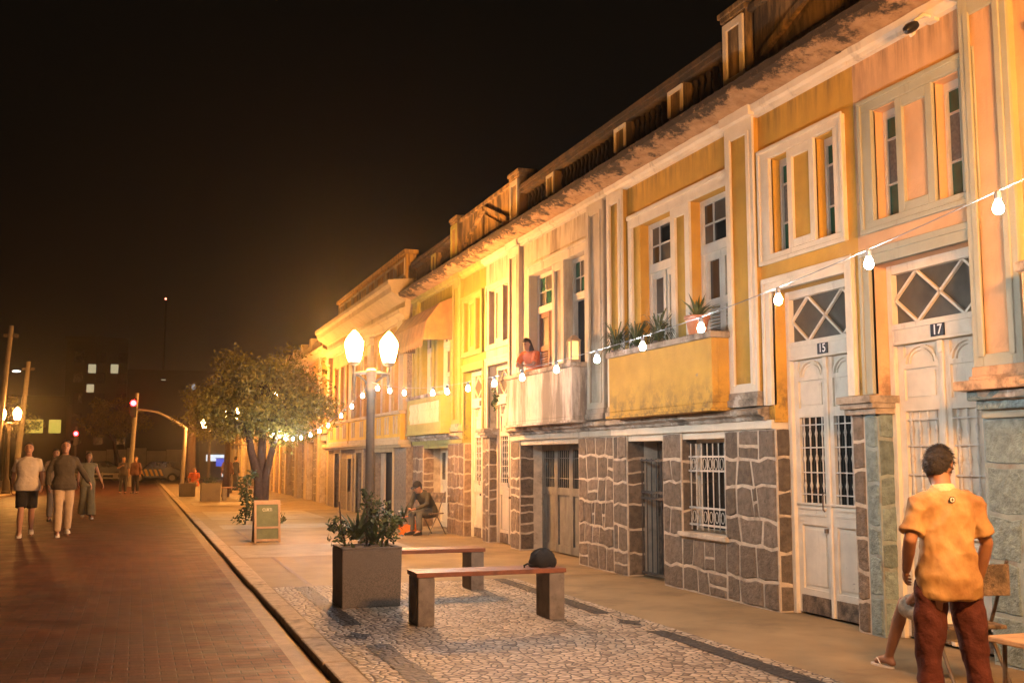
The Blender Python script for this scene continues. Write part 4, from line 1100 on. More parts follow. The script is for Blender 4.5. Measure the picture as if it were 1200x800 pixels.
# hanging heart-leaf plant on the cream house door
root = thing('hanging_plant', 'dark hanging plant beside the cream house door', 'plant', (5.78,17.3,2.5))
q = MB(); leaf_quads(q, r_, (0,0,0), (.07,.1,.26), 60, .1, .2, .1); q.build('leaves', M['leaf_dark'], root, recalc=False)
q = MB(); q.tube([(0,0,.0),(.02,0,.3),(.22,0,.36)], .006, 5); q.build('bracket', M['iron'], root)
# security camera
root = thing('security_camera', 'small white bullet security camera under the cornice of the salmon house', 'camera', (5.78,6.66,4.95))
q = MB(); q.tube([(-.02,-.03,-.0),(-.07,-.02,-.03)], .042, 12, True); q.build('camera_body', M['plate'], root, smooth=True)
q = MB(); q.tube([(.22,0,.12),(.10,0,.12),(.02,0,.06),(.0,0,-.05),(-.03,0,-.07)], .016, 8); q.box(.17,.22,-.05,.05,.07,.17); q.build('bracket', M['cam_white'], root)

# ------------------------------------------------------------------ people
def bake(mb, voxel, smooth=6, factor=.6):
    me = mb.mesh('tmp', M['skin'])
    ob = bpy.data.objects.new('tmp', me); COL.objects.link(ob)
    m1 = ob.modifiers.new('r', 'REMESH'); m1.mode = 'VOXEL'; m1.voxel_size = voxel
    m2 = ob.modifiers.new('s', 'SMOOTH'); m2.iterations = smooth; m2.factor = factor
    dg = bpy.context.evaluated_depsgraph_get(); dg.update()
    out = bpy.data.meshes.new_from_object(ob.evaluated_get(dg))
    V = [v.co.copy() for v in out.vertices]; F = [tuple(p.vertices) for p in out.polygons]
    bpy.data.objects.remove(ob); bpy.data.meshes.remove(me); bpy.data.meshes.remove(out)
    return V, F
def V3(*a): return Vector(a)
STAND = dict(pelvis=V3(0,0,.95), waist=V3(0,0,1.10), chest=V3(0,.0,1.30), neck=V3(0,.02,1.475), head=V3(0,-.01,1.625),
    shL=V3(.172,.01,1.405), shR=V3(-.172,.01,1.405), elL=V3(.235,.03,1.14), elR=V3(-.235,.03,1.14), wrL=V3(.25,-.03,.90), wrR=V3(-.25,-.03,.90),
    hipL=V3(.09,0,.92), hipR=V3(-.09,0,.92), knL=V3(.10,-.02,.50), knR=V3(-.10,-.02,.50), anL=V3(.11,.03,.08), anR=V3(-.11,.03,.08), toL=V3(.13,-.14,.03), toR=V3(-.13,-.14,.03))
def figure(label, loc, yaw, h, pose, shirt, bottoms, hair, skin='skin', sleeves='short', legs='long', shoe='shoe_dark', voxel=.016, girth=1.0, head_rot=(0,0), hair_style='short', cap=None, hem=.0, detail=False, flip=False):
    J = {k: v.copy() for k, v in STAND.items()}
    for k, v in pose.items(): J[k] = Vector(v)
    s = h/1.75
    root = thing('person', label, 'person', loc, yaw)
    def S(mbx):
        mbx.v = [tuple(Vector(p)*s) for p in mbx.v]; return mbx
    skinm = M[skin]
    U = (J['shL']-J['shR']).normalized()
    Uh = (J['hipL']-J['hipR']).normalized()
    def ring(c, rx, ry, T, U, n=18):
        V = T.cross(U).normalized(); out = []
        for i in range(n):
            a = 2*PI*i/n; ca, sa = math.cos(a), math.sin(a)
            p = .82
            out.append(c + U*rx*math.copysign(abs(ca)**p, ca) + V*ry*math.copysign(abs(sa)**p, sa))
        return out
    def torso(mbx, off, top=True, low=0.0):
        g_ = girth
        P0, P1, P2, P3 = J['pelvis'], J['waist'], J['chest'], J['neck']
        pts = []
        dn = (P0-P1).normalized()
        ex = (.016 if detail else .028) if off > 0 else 0
        pts.append((P0+dn*(.10+low), .168*g_+off+ex, .115*g_+off+ex, Uh)); pts.append((P0, .176*g_+off+ex, .124*g_+off+ex, Uh)); pts.append((P1, .152*g_+off*1.1, .110*g_+off*1.15, U))
        pts.append((P1.lerp(P2,.55), .160*g_+off, .115*g_+off, U)); pts.append((P2, .172*g_+off, .118*g_+off, U)); pts.append((P2.lerp(P3,.40), .165*g_+off, .105+off, U)); pts.append((P2.lerp(P3,.60), .152*g_+off, .092+off, U))
        pts.append((P2.lerp(P3,.82), .110+off, .076+off, U)); pts.append((P3+(P3-P2).normalized()*.005, .062+off*.5, .060+off*.5, U))
        R_ = []
        for i, (c, a, b, u) in enumerate(pts):
            A = pts[max(0,i-1)][0]; B = pts[min(len(pts)-1,i+1)][0]
            R_.append(ring(c, a, b, (B-A).normalized(), u))
        mbx.rings(R_)
    # --- body
    b = MB(); torso(b, -.012)
    b.tube([J['chest'].lerp(J['neck'],.6), J['neck'], J['head']-(J['head']-J['neck'])*.25], [.07,.058,.055], 12, True)
    for sd in 'LR':
        b.tube([J['sh'+sd], J['sh'+sd].lerp(J['el'+sd],.5), J['el'+sd], J['el'+sd].lerp(J['wr'+sd],.35), J['wr'+sd]], [.052,.046,.039,.039,.027], 12, True)
        b.tube([J['hip'+sd], J['hip'+sd].lerp(J['kn'+sd],.5), J['kn'+sd], J['kn'+sd].lerp(J['an'+sd],.35), J['an'+sd]], [.088,.076,.055,.058,.037], 12, True)
        fd = (J['to'+sd]-J['an'+sd]); heel = J['an'+sd]-V3(fd.x,fd.y,0).normalized()*.045; heel.z = J['an'+sd].z-.045
        b.tube([heel, J['an'+sd]-V3(0,0,.02), J['an'+sd].lerp(J['to'+sd],.55), J['to'+sd]], [.034,.042,.036,.028], 10, True)
    # head
    hp, hy = head_rot
    Rm = Matrix.Rotation(hy, 3, 'Z') @ Matrix.Rotation(hp, 3, 'X')
    Hc = J['head']
    def hd(x, y, z): return Hc + Rm @ Vector((x, y, z))
    rr = []
    for z, rx, ry, yo in ((-.115,.022,.03,-.055),(-.108,.042,.05,-.045),(-.085,.054,.068,-.028),(-.05,.062,.082,-.014),(-.01,.070,.093,-.002),(.03,.075,.099,.006),(.07,.071,.095,.010),(.098,.054,.074,.012),(.115,.03,.042,.012),(.121,.008,.01,.012)):
        rr.append([hd(rx*math.cos(2*PI*i/18), yo+ry*math.sin(2*PI*i/18), z) for i in range(18)])
    b.rings(rr)
    b.tube([hd(0,-.088,.02), hd(0,-.103,-.02), hd(0,-.092,-.035)], [.010,.016,.012], 8, True)
    for sx in (-1,1): b.ell(hd(sx*.076,.012,-.005), (.012,.022,.034), 8, 6, Rm)
    S(b); V, F = bake(b, voxel)
    body = MB(); body.add(V, F)
    # mouth, hands with fingers: joined into the same mesh
    hm = MB()
    for sd in 'LR':
        w = J['wr'+sd]; el = J['el'+sd]; d = (w-el).normalized()
        fdir = pose.get('hand'+sd); 
        if fdir is not None: d = Vector(fdir).normalized()
        side = V3(0,1,0) if abs(d.y) < .8 else V3(0,0,1)
        side = (side-d*side.dot(d)).normalized(); nrm = d.cross(side)
        inward = nrm if nrm.x*(1 if sd == 'L' else -1) < 0 else -nrm
        pr_ = []
        for t, a, c in ((-.01,.026,.02),(.03,.038,.017),(.07,.043,.014),(.088,.038,.012)):
            cc = w+d*t; pr_.append([cc+side*a*math.cos(2*PI*i/12)+nrm*c*math.sin(2*PI*i/12) for i in range(12)])
        hm.rings(pr_)
        for i, (o_, L) in enumerate(((-.031,.062),(-.011,.074),(.010,.078),(.030,.068))):
            p0 = w+d*.078+side*o_; p1 = p0+d*L*.42+inward*.010; p2 = p1+(d*.8+inward*.6).normalized()*L*.32; p3 = p2+(d*.4+inward*.9).normalized()*L*.26
            hm.tube([p0,p1,p2,p3], [.0095,.009,.008,.0065], 7, True)
        th = w+d*.025-side*.0+V3(0,-.02,0)*0; fs = -side if side.y > 0 else side
        p0 = w+d*.02+fs*.026; p1 = p0+(d*.7+fs*.7).normalized()*.035; p2 = p1+(d+inward*.4).normalized()*.03
        hm.tube([p0,p1,p2], [.013,.011,.008], 7, True)
    S(hm); body.add(hm.v, hm.f)
    body.build('body', skinm, root, smooth=True, angle=80)
    # --- face: eyes, brows
    e = MB()
    for sx in (-1,1): e.ell(hd(sx*.031,-.088,.018), (.012,.007,.007), 8, 6, Rm); e.tube([hd(sx*.045,-.086,.042), hd(sx*.03,-.094,.046), hd(sx*.014,-.093,.043)], .005, 6, True)
    e.tube([hd(-.022,-.085,-.062), hd(0,-.092,-.06), hd(.022,-.085,-.062)], .005, 6, True)
    S(e).build('face_features', M['eye'], root, smooth=True)
    # --- hair
    q = MB(); rr = []; rs = random.Random(int(h*1000))
    k = 1.0
    hairrings = [(-.075,.0),(-.045,.0),(-.01,.0),(.03,.0),(.07,.0),(.10,.0),(.122,.0),(.134,.0)]
    for z, _ in hairrings:
        zz = min(max((z-.015)/.122, -.98), .985); f = math.sqrt(1-zz*zz)
        ring_ = []
        for i in range(22):
            a = 2*PI*i/22; n_ = 1+.035*math.sin(5*a+z*60)+rs.uniform(-.02,.02)
            x = .083*f*math.cos(a)*n_; yv = .016+.104*f*math.sin(a)*n_
            # face side stays clear below the hairline
            if math.sin(a) < -.15 and z < .055: yv = max(yv, -.0); x *= .9
            if z < -.02: x *= .88
            ring_.append(hd(x, yv, z))
        rr.append(ring_)
    q.rings(rr)
    if hair_style == 'long':
        q.rings([[hd(.088*m*math.cos(2*PI*i/16), .045+.07*m*math.sin(2*PI*i/16), z) for i in range(16)] for z, m in ((.06,.95),(-.04,1.05),(-.13,1.1),(-.22,.95),(-.27,.5))])
    if detail:
        cen = hd(0,.016,.02)
        for i in range(1500):
            ring_ = q.v[rs.randrange(22, 22*len(hairrings))]; p = Vector(ring_)+Vector((rs.uniform(-.02,.02),rs.uniform(-.02,.02),rs.uniform(-.02,.02)))
            o_ = (p-cen).normalized(); p = cen + o_*(Vector(ring_)-cen).length*1.0
            t = (Vector((rs.gauss(0,.6),rs.gauss(0,.6),-1))); t = (t-o_*t.dot(o_)).normalized()
            w_ = o_.cross(t)*.0035; tip = p+t*rs.uniform(.018,.034)+o_*rs.uniform(.002,.012)
            q.add([p-w_, p+w_, tip], [(0,1,2)])
    S(q).build('hair', M[hair], root, smooth=True, angle=80)
    if cap:
        q = MB()
        q.rings([[hd(.088*m*math.cos(2*PI*i/18), .008+.108*m*math.sin(2*PI*i/18), z) for i in range(18)] for z, m in ((.03,1),(.06,1.02),(.10,.85),(.135,.5),(.143,.1))])
        q.rings([[hd(.07*math.cos(2*PI*i/14), -.10+.075*math.sin(2*PI*i/14), z+.02) for i in range(14)] for z in (.03,.042)])
        S(q).build('cap', cap, root, smooth=True)
    # --- shirt
    q = MB(); torso(q, .012, low=hem)
    for sd in 'LR':
        a, c, w = J['sh'+sd], J['el'+sd], J['wr'+sd]; inn = J['chest'].lerp(J['neck'],.55)
        if sleeves == 'short': q.tube([a.lerp(inn,.3), a, a.lerp(c,.72), a.lerp(c,.80)], [.066,.066,.066,.070], 12)
        elif sleeves == 'long': q.tube([a.lerp(inn,.3), a, c, c.lerp(w,.5), c.lerp(w,.93)], [.066,.064,.055,.050,.042], 12, True)
        else: q.tube([a.lerp(inn,.35), a], [.07,.066], 12, True)
    S(q); V, F = bake(q, voxel*.85, 5)
    q = MB(); q.add(V, F)
    so = q.build('shirt', shirt, root, smooth=True, angle=80); folds(so, .006 if not detail else .017, 1)
    # --- bottoms
    q = MB(); P0, P1 = J['pelvis'], J['waist']; T = (P1-P0).normalized()
    q.rings([ring(P0+T*t, a*girth, c*girth, T, Uh) for t, a, c in ((-.12,.10,.09),(-.08,.165,.118),(0,.178,.128),(.04,.170,.122),(.06,.155,.112))])
    for sd in 'LR':
        a, c, w = J['hip'+sd], J['kn'+sd], J['an'+sd]
        if legs == 'long': q.tube([a+T*.02, a.lerp(c,.5), c, c.lerp(w,.5), c.lerp(w,.96)], [.100*girth,.093,.078,.073,.066], 14)
        elif legs == 'short': q.tube([a+T*.02, a.lerp(c,.5), a.lerp(c,.92)], [.102,.102,.098], 14)
        elif legs == 'wide': q.tube([a+T*.02, a.lerp(c,.5), c, c.lerp(w,.5), c.lerp(w,.96)], [.10,.098,.10,.115,.125], 14)
    S(q); V, F = bake(q, voxel*.85, 5)
    q = MB(); q.add(V, F); bo_ = q.build('trousers' if legs != 'short' else 'shorts', bottoms, root, smooth=True, angle=80); folds(bo_, .006 if not detail else .014, 2)
    # --- shoes
    for sd in 'LR':
        q = MB(); an, to = J['an'+sd], J['to'+sd]; fd = V3(to.x-an.x, to.y-an.y, 0).normalized(); sdv = V3(-fd.y, fd.x, 0)
        if shoe == 'flipflop':
            base = min(an.z-.08, to.z-.03)
            rr = [[V3(an.x,an.y,0)+fd*(.075+.135*math.cos(2*PI*i/18))+sdv*(.045*math.sin(2*PI*i/18)*(1+.2*math.cos(2*PI*i/18)))+V3(0,0,base+z) for i in range(18)] for z in (-.004,.012)]
            q.rings(rr)
            for sg in (-1,1): q.tube([V3(an.x,an.y,0)+fd*.15+V3(0,0,base+.055), V3(an.x,an.y,0)+fd*.10+sdv*.03*sg+V3(0,0,base+.06), V3(an.x,an.y,0)+fd*.05+sdv*.042*sg+V3(0,0,base+.01)], .006, 6)
            S(q).build('flip_flop', M['shoe_white'], root)
        else:
            rr = []
            for t, w_, z1 in ((-.07,.030,.075),(-.05,.040,.10),(0,.043,.105),(.06,.046,.075),(.13,.047,.055),(.18,.036,.045),(.20,.015,.03)):
                c = V3(an.x,an.y,0)+fd*t; zb_ = max(0, an.z-.083) if True else 0
                rr.append([c+sdv*w_+V3(0,0,zb_+.0), c+sdv*w_*1.02+V3(0,0,zb_+z1*.55), c+sdv*w_*.6+V3(0,0,zb_+z1), c-sdv*w_*.6+V3(0,0,zb_+z1), c-sdv*w_*1.02+V3(0,0,zb_+z1*.55), c-sdv*w_+V3(0,0,zb_)])
            q.rings(rr); S(q).build('shoe', M[shoe], root, smooth=True, angle=60)
    return root, J, s
def folds(o, amp, sd):
    me = o.data; me.update()
    ns = [v.normal.copy() for v in me.vertices]
    for v, n in zip(me.vertices, ns):
        p = v.co
        a = mnoise.noise(Vector((p.x*9+sd*7+p.z*4, p.y*9, p.z*5))) + .6*mnoise.noise(Vector((p.x*16-p.z*9+sd, p.y*16, p.z*8)))
        r_f = 1-abs(mnoise.noise(Vector((p.x*7+p.z*5+sd*3, p.y*7, p.z*6-p.x*4))))
        v.co = p + n*amp*(a*.8 + (r_f-.75)*1.2)
    me.update()
def walk(front, stride=.16, swing=.1):
    f, bk = ('L','R') if front == 'L' else ('R','L')
    sx = {'L':1,'R':-1}
    return {'kn'+f:(sx[f]*.09,-stride*.9,.51),'an'+f:(sx[f]*.095,-stride*1.25,.085),'to'+f:(sx[f]*.11,-stride*1.25-.17,.045),
            'kn'+bk:(sx[bk]*.09,.02,.50),'an'+bk:(sx[bk]*.095,stride*1.3,.13),'to'+bk:(sx[bk]*.10,stride*1.3-.14,.03),
            'el'+bk:(sx[bk]*.24,-.04,1.15),'wr'+bk:(sx[bk]*.25,-.16,.95),'el'+f:(sx[f]*.24,.10,1.16),'wr'+f:(sx[f]*.26,.10,.92)}
RZ = -.02
figure('man in white shirt and black shorts walking toward the viewer', (-2.00,22.9,RZ), R(4), 1.84, walk('R',.13), cloth('white_polo', (.62,.54,.44)), cloth('black_shorts', (.016,.014,.013)), 'hair', legs='short', shoe='shoe_white', girth=1.12)
figure('man in dark shirt and pale trousers walking beside the man in shorts', (-1.33,22.8,RZ), R(8), 1.88, {**walk('R',.12), 'elL':(.30,.02,1.18),'wrL':(.42,-.08,.98),'elR':(-.27,.02,1.16),'wrR':(-.27,-.1,.93)}, cloth('dark_olive_shirt', (.075,.06,.04)), cloth('khaki_trousers', (.50,.37,.23)), 'hair', sleeves='long', shoe='shoe_white', girth=1.05)
figure('woman in sage vest and wide trousers with long dark hair walking', (-1.15,29.3,RZ), R(6), 1.68, {**walk('L',.15), 'elL':(.27,.02,1.15),'wrL':(.36,-.05,.93)}, cloth('sage_vest', (.24,.22,.13)), cloth('sage_trousers', (.19,.17,.10)), 'hair', sleeves='none', legs='wide', shoe='shoe_white', girth=.88, hair_style='long')
figure('person in pale shirt half hidden between the two walking men', (-1.88,28.6,RZ), R(5), 1.76, walk('R',.12), cloth('faded_shirt', (.33,.25,.17)), cloth('grey_trousers', (.2,.16,.12)), 'hair', girth=1.05)
figure('person in yellow shirt cut off by the left frame edge', (-2.95,23.9,RZ), R(15), 1.66, walk('L',.1), cloth('yellow_shirt', (.6,.42,.06)), cloth('dark_trousers', (.05,.04,.03)), 'hair', hair_style='long')
figure('person in dark clothes with striped trousers standing far down the road, arm raised', (-.52,49.5,RZ), R(0), 1.60, {'elR':(-.25,-.1,1.2),'wrR':(-.1,-.24,1.3)}, cloth('dark_top', (.06,.045,.035)), cloth('dark_striped_trousers', (.05,.045,.045)), 'hair')
figure('person in brown jacket standing close beside the one in striped trousers', (-.02,49.8,RZ), R(-25), 1.62, {}, cloth('brown_jacket', (.13,.05,.025)), cloth('black_trousers', (.03,.025,.02)), 'hair', sleeves='long')
figure('dark clothed person standing before the lit shop', (3.95,50.5,0), R(160), 1.62, walk('L',.1), cloth('maroon_jacket', (.07,.03,.02)), cloth('dark_jeans', (.025,.022,.02)), 'hair', sleeves='long', girth=1.15)
figure('person in dark coat just right of the one before the lit shop', (4.5,52.5,0), R(120), 1.6, {}, cloth('dark_coat', (.03,.025,.025)), cloth('dark_slacks', (.03,.025,.02)), 'hair', sleeves='long')
SIT = dict(pelvis=(0,.02,.47), waist=(0,.03,.62), chest=(0,.0,.83), neck=(0,-.03,1.0), head=(0,-.07,1.14), shL=(.18,-.02,.95), shR=(-.18,-.02,.95),
    hipL=(.09,.0,.46), hipR=(-.09,0,.46), knL=(.12,-.42,.47), knR=(-.12,-.42,.47), anL=(.12,-.42,.09), anR=(-.12,-.40,.09), toL=(.14,-.58,.035), toR=(-.14,-.56,.035),
    elL=(.24,-.1,.70), elR=(-.24,-.1,.70), wrL=(.16,-.32,.60), wrR=(-.16,-.32,.60))
def sit(**k): d = dict(SIT); d.update(k); return d
figure('person in bright orange shirt sitting far down by the kerb', (2.35,47.2,0), R(-20), 1.6, sit(), cloth('orange_shirt', (.8,.17,.03)), cloth('tan_shorts', (.3,.2,.12)), 'hair', legs='short')
# capped man reading on a folding chair
SX, SY = 5.55, 20.75
figure('man in dark cap sitting hunched on a folding chair against the stone wall', (SX,SY,0), R(-58), 1.6,
       sit(waist=(0,-.0,.62), chest=(0,-.15,.80), neck=(0,-.27,.93), head=(0,-.36,1.02), shL=(.18,-.23,.89), shR=(-.18,-.23,.89), elL=(.24,-.32,.66), elR=(-.24,-.30,.66), wrL=(.10,-.50,.57), wrR=(-.10,-.48,.57)),
       cloth('dark_green_top', (.055,.05,.035)), cloth('worn_jeans', (.10,.10,.09)), 'hair', sleeves='long', head_rot=(R(28),0), cap=M['cloth_black'])
def folding_chair(loc, rz, label, m):
    root = thing('chair', label, 'chair', loc, rz)
    q = MB(); q.box(-.2,.2,-.2,.2,.40,.425); q.build('seat', m, root, bevel=.006)
    q = MB(); q.box(-.2,.2,.235,.255,.62,.82); q.build('backrest', m, root, bevel=.006)
    for x in (-.19,.19):
        q = MB(); q.tube([(x,-.24,.0),(x,.0,.36),(x,.245,.84)], .012, 6); q.build('leg', M['iron'], root)
        q = MB(); q.tube([(x,.26,.0),(x,.0,.37),(x,-.16,.41)], .012, 6); q.build('leg', M['iron'], root)
    return root
folding_chair((SX+.02,SY-.02,0), R(-58), 'folding chair under the man in the dark cap', M['rawwood'])
root = thing('basket', 'orange basket on the pavement at the feet of the capped man', 'basket', (5.12,20.75,0))
q = MB(); q.rings([[(a*k*math.cos(2*PI*i/16), b_*k*math.sin(2*PI*i/16), z) for i in range(16)] for a, b_, k, z in ((.20,.15,.85,0),(.20,.15,1,.12),(.20,.15,1.05,.2),(.20,.15,.96,.2),(.2,.15,.9,.05))]); q.build('basket_body', M['orange_plastic'], root, smooth=True)
q = MB(); q.tube([(.17*math.cos(PI*i/10),0,.2+.16*math.sin(PI*i/10)) for i in range(11)], .008, 6); q.build('handle', M['orange_plastic'], root)
# person leaning on the cream balcony
figure('dark haired person in orange top leaning on the cream balcony', (5.93,15.75,2.09), R(-60), 1.36,
       {'waist':(0,-.02,1.10),'chest':(0,-.08,1.28),'neck':(0,-.16,1.43),'head':(0,-.24,1.55),'shL':(.18,-.12,1.38),'shR':(-.18,-.12,1.38),'elL':(.22,-.30,1.12),'elR':(-.22,-.30,1.12),'wrL':(.06,-.42,1.10),'wrR':(-.06,-.44,1.10)},
       cloth('rust_top', (.62,.16,.05)), cloth('brown_trousers', (.1,.07,.05)), 'hair', head_rot=(R(25),0), hair_style='long')
# --- man in the foreground, back to the viewer
ms, nt, bs, _o = nodes('gold_tie_dye')
Pp = opos(nt); n1 = noise(nt, Pp, 3.2, 6, .62); rr_ = ramp(nt, n1, [(.36, (.27,.14,.055)), (.5, (.38,.235,.10)), (.64, (.47,.32,.16))])
n2 = noise(nt, Pp, 14, 4); c_ = mixc(nt, .25, rr_.outputs[0], n2, 'OVERLAY')
nt.links.new(c_, bs.inputs['Base Color']); bs.inputs['Roughness'].default_value = .9
nf = noise(nt, opos(nt, (1,1,.55)), 7, 4, .5); bump(nt, bs, nf, .7, .035)
FXm, FYm = 4.17, 4.72
man, JM, sM = figure('man in golden tie dye shirt and maroon trousers seen from behind at the right', (FXm,FYm,0), R(180-16), 1.60,
    {'chest':(0,-.015,1.30),'neck':(0,-.03,1.47),'head':(-.02,-.10,1.585),'elL':(.245,.05,1.16),'wrL':(.20,-.12,.97),'elR':(-.245,.0,1.14),'wrR':(-.235,-.10,.91),
     'handR':(.1,-.3,-1),'handL':(-.2,-.8,-.5),
     'shL':(.162,.0,1.378),'shR':(-.162,.0,1.378),
     'hipL':(.10,0,.90),'hipR':(-.10,0,.90),'knL':(.13,-.02,.48),'knR':(-.145,.0,.48),'anL':(.14,.04,.08),'anR':(-.185,.06,.08),'toL':(.16,-.12,.03),'toR':(-.22,-.10,.03)},
    ms, mat('maroon_trousers', (.085,.022,.02), .9, .2, 8, bmp=.7, bscale=10, obj=True, bdist=.03), 'hair_grey', skin='skin_dark', sleeves='short', voxel=.009, girth=.93, head_rot=(R(30),R(-50)), hem=.03, detail=True)
for ch in man.children:
    if ch.name.startswith('shirt'): shirt_ob = ch
def on_back(x, z):   # point on the back of the shirt (local +y side)
    best = 0
    for v in shirt_ob.data.vertices:
        if abs(v.co.x-x) < .012 and abs(v.co.z-z) < .012: best = max(best, v.co.y)
    return best
q = MB(); by = on_back(0, 1.40*sM)
q.prism([(.017*math.cos(2*PI*i/20), 1.40*sM+.017*math.sin(2*PI*i/20)) for i in range(20)], lambda a, b, d: (a, d, b), by-.004, by+.0015)
q.mi = 1
q.prism([(.0125*math.cos(2*PI*i/20), 1.40*sM+.0125*math.sin(2*PI*i/20)) for i in range(20)], lambda a, b, d: (a, d, b), by, by+.0025)
q.mi = 0
for aa in (0, PI/2): q.prism([(c*math.cos(aa)-d*math.sin(aa), 1.40*sM+c*math.sin(aa)+d*math.cos(aa)) for c, d in ((-.009,-.0025),(.009,-.0025),(.009,.0025),(-.009,.0025))], lambda a, b, d: (a, d, b), by+.001, by+.0035+aa*.0002)
q.build('round_badge', [M['plate'], M['digits']], man)
q = MB(); nk = JM['neck']*sM
q.rings([[(nk.x+(.072+k)*sM*math.cos(2*PI*i/20), nk.y+(.012 if False else .0)+(.068+k)*sM*math.sin(2*PI*i/20), nk.z+z+.012*math.sin(2*PI*i/20)) for i in range(20)] for k, z in ((.010,-.030),(.004,-.005),(-.004,.010),(-.010,.0))], cap=False)
q.build('collar', cloth('pale_collar', (.62,.5,.3)), man, smooth=True)
# seated person whose leg shows beside the standing man
figure('person in white shirt seated behind the standing man, bare leg and flip flop showing', (5.2,5.85,0), R(180), 1.5,
       sit(knL=(.093,-.455,.58), anL=(.023,-.76,.09), toL=(.03,-.91,.035), knR=(-.20,-.40,.50), anR=(-.16,-.40,.09), toR=(-.18,-.55,.035)),
       cloth('white_shirt', (.7,.64,.55)), cloth('patterned_shorts', (.4,.33,.24), .5), 'hair', skin='skin_dark', legs='short', shoe='flipflop', voxel=.012)
folding_chair((5.22,5.80,0), R(168), 'metal chair with wooden back against the green stone wall', M['rawwood'])
root = thing('low_table', 'pale wooden low table at the lower right corner', 'table', (5.03,4.85,0), R(0))
q = MB(); q.box(-.22,.5,-.3,.3,.42,.455); q.build('tabletop', M['table_wood'], root, bevel=.008)
for a in (-.16,.44):
    for b_ in (-.24,.24):
        q = MB(); q.tube([(a,b_,0),(a*.95,b_*.95,.42)], .014, 6); q.build('leg', M['iron'], root)
for p, lab in (((5.72,5.62,0), 'red drink can on the pavement by the green wall, left one'), ((5.82,5.45,0), 'red drink can on the pavement by the green wall, right one')):
    root = thing('drink_can', lab, 'can', p, 0)
    q = MB(); q.lathe([(.024,0),(.033,.01),(.033,.11),(.027,.122),(.026,.12)], seg=14); q.build('can_body', M['can_red'], root, smooth=True)
    q = MB(); q.lathe([(.026,.1205),(.026,.1215)], seg=14); q.build('can_lid', M['metal_pole'], root)

# ------------------------------------------------------------------ far end of the street
# signal on its vertical pole, with the bent mast pole
root = thing('traffic_signal', 'traffic signal showing red at the end of the road', 'traffic light', (-.22,62,-.1))
q = MB(); q.tube([(-.12,.1,0),(.0,.1,2.6),(.12,.1,5.2)], [.13,.12,.1], 10); q.build('pole', M['metal_pole'], root)
q = MB(); q.box(-.22,.12,-.28,-.05,3.85,4.9); q.build('signal_housing', M['plate'], root, bevel=.02)
q = MB(); q.lathe([(.05,-.03),(.15,-.02),(.15,.02),(.05,.03)], 0, 0, 16); 
for i, v in enumerate(q.v): q.v[i] = (-.05+v[0], -.31+v[2], 4.62+v[1])
q.build('red_lamp', M['red'], root)
root = thing('mast_pole', 'bent steel mast pole whose arm reaches over the road to the red signal', 'pole', (2.42,62,-.1))
q = MB(); q.tube([(0,0,0),(.1,0,3.3)], [.12,.10], 10); q.build('pole', M['metal_pole'], root)
q = MB(); q.tube([(.1,0,3.3),(-.6,0,3.75),(-1.4,0,4.15),(-2.0,0,4.25),(-2.6,0,4.27)], [.07,.065,.06,.05,.05], 8); q.build('mast_arm', M['metal_pole'], root)
root = thing('traffic_signal', 'small red signal light seen above the walking men', 'traffic light', (-4.35,86,-.1))
q = MB(); q.tube([(0,.1,0),(0,.1,4)], .08, 8); q.build('pole', M['metal_pole'], root)
q = MB(); q.box(-.16,.16,-.12,.08,2.6,3.7); q.build('signal_housing', M['plate'], root)
q = MB(); q.ell((0,-.17,3.45), (.15,.06,.15), 12, 8); q.build('red_lamp', M['red'], root)
def tall_pole(loc, h, lean, lab, r0=.16):
    root = thing('utility_pole', lab, 'pole', loc)
    q = MB(); q.tube([(0,0,0),(lean*.5,0,h*.5),(lean,0,h)], [r0,r0*.85,r0*.65], 10); q.build('pole', M['metal_pole'], root)
    q = MB(); q.box(lean-.3,lean+.3,-.03,.03,h*.93,h*.95); q.build('crossarm', M['iron'], root)
tall_pole((-5.75,50,0), 7.2, .45, 'tall pole at the left edge rising above the twin lamp', .14)
tall_pole((-5.85,60,0), 6.5, .38, 'shorter leaning pole right of the tall left pole', .16)
root = thing('column_post', 'dark post with a small pale light on top beside the bent mast', 'pole', (3.05,66,0))
q = MB(); q.tube([(0,0,0),(0,0,5.5)], [.28,.22], 10); q.build('post', M['bark'], root)
q = MB(); q.ell((0,0,5.75), (.14,.14,.2), 10, 8); q.build('post_light', emis('dim_post_light', (.8,.8,.85), .25), root)
root = thing('led_street_light', 'small white street light above the left twin lamp', 'street lamp', (-8.6,80,0))
q = MB(); q.tube([(0,0,0),(0,0,7.2),(.15,0,7.45),(.4,0,7.5)], .06, 6); q.build('pole', M['iron'], root)
q = MB(); q.ell((.55,0,7.48), (.3,.12,.07), 10, 6); q.build('lamp_head', M['led'], root)
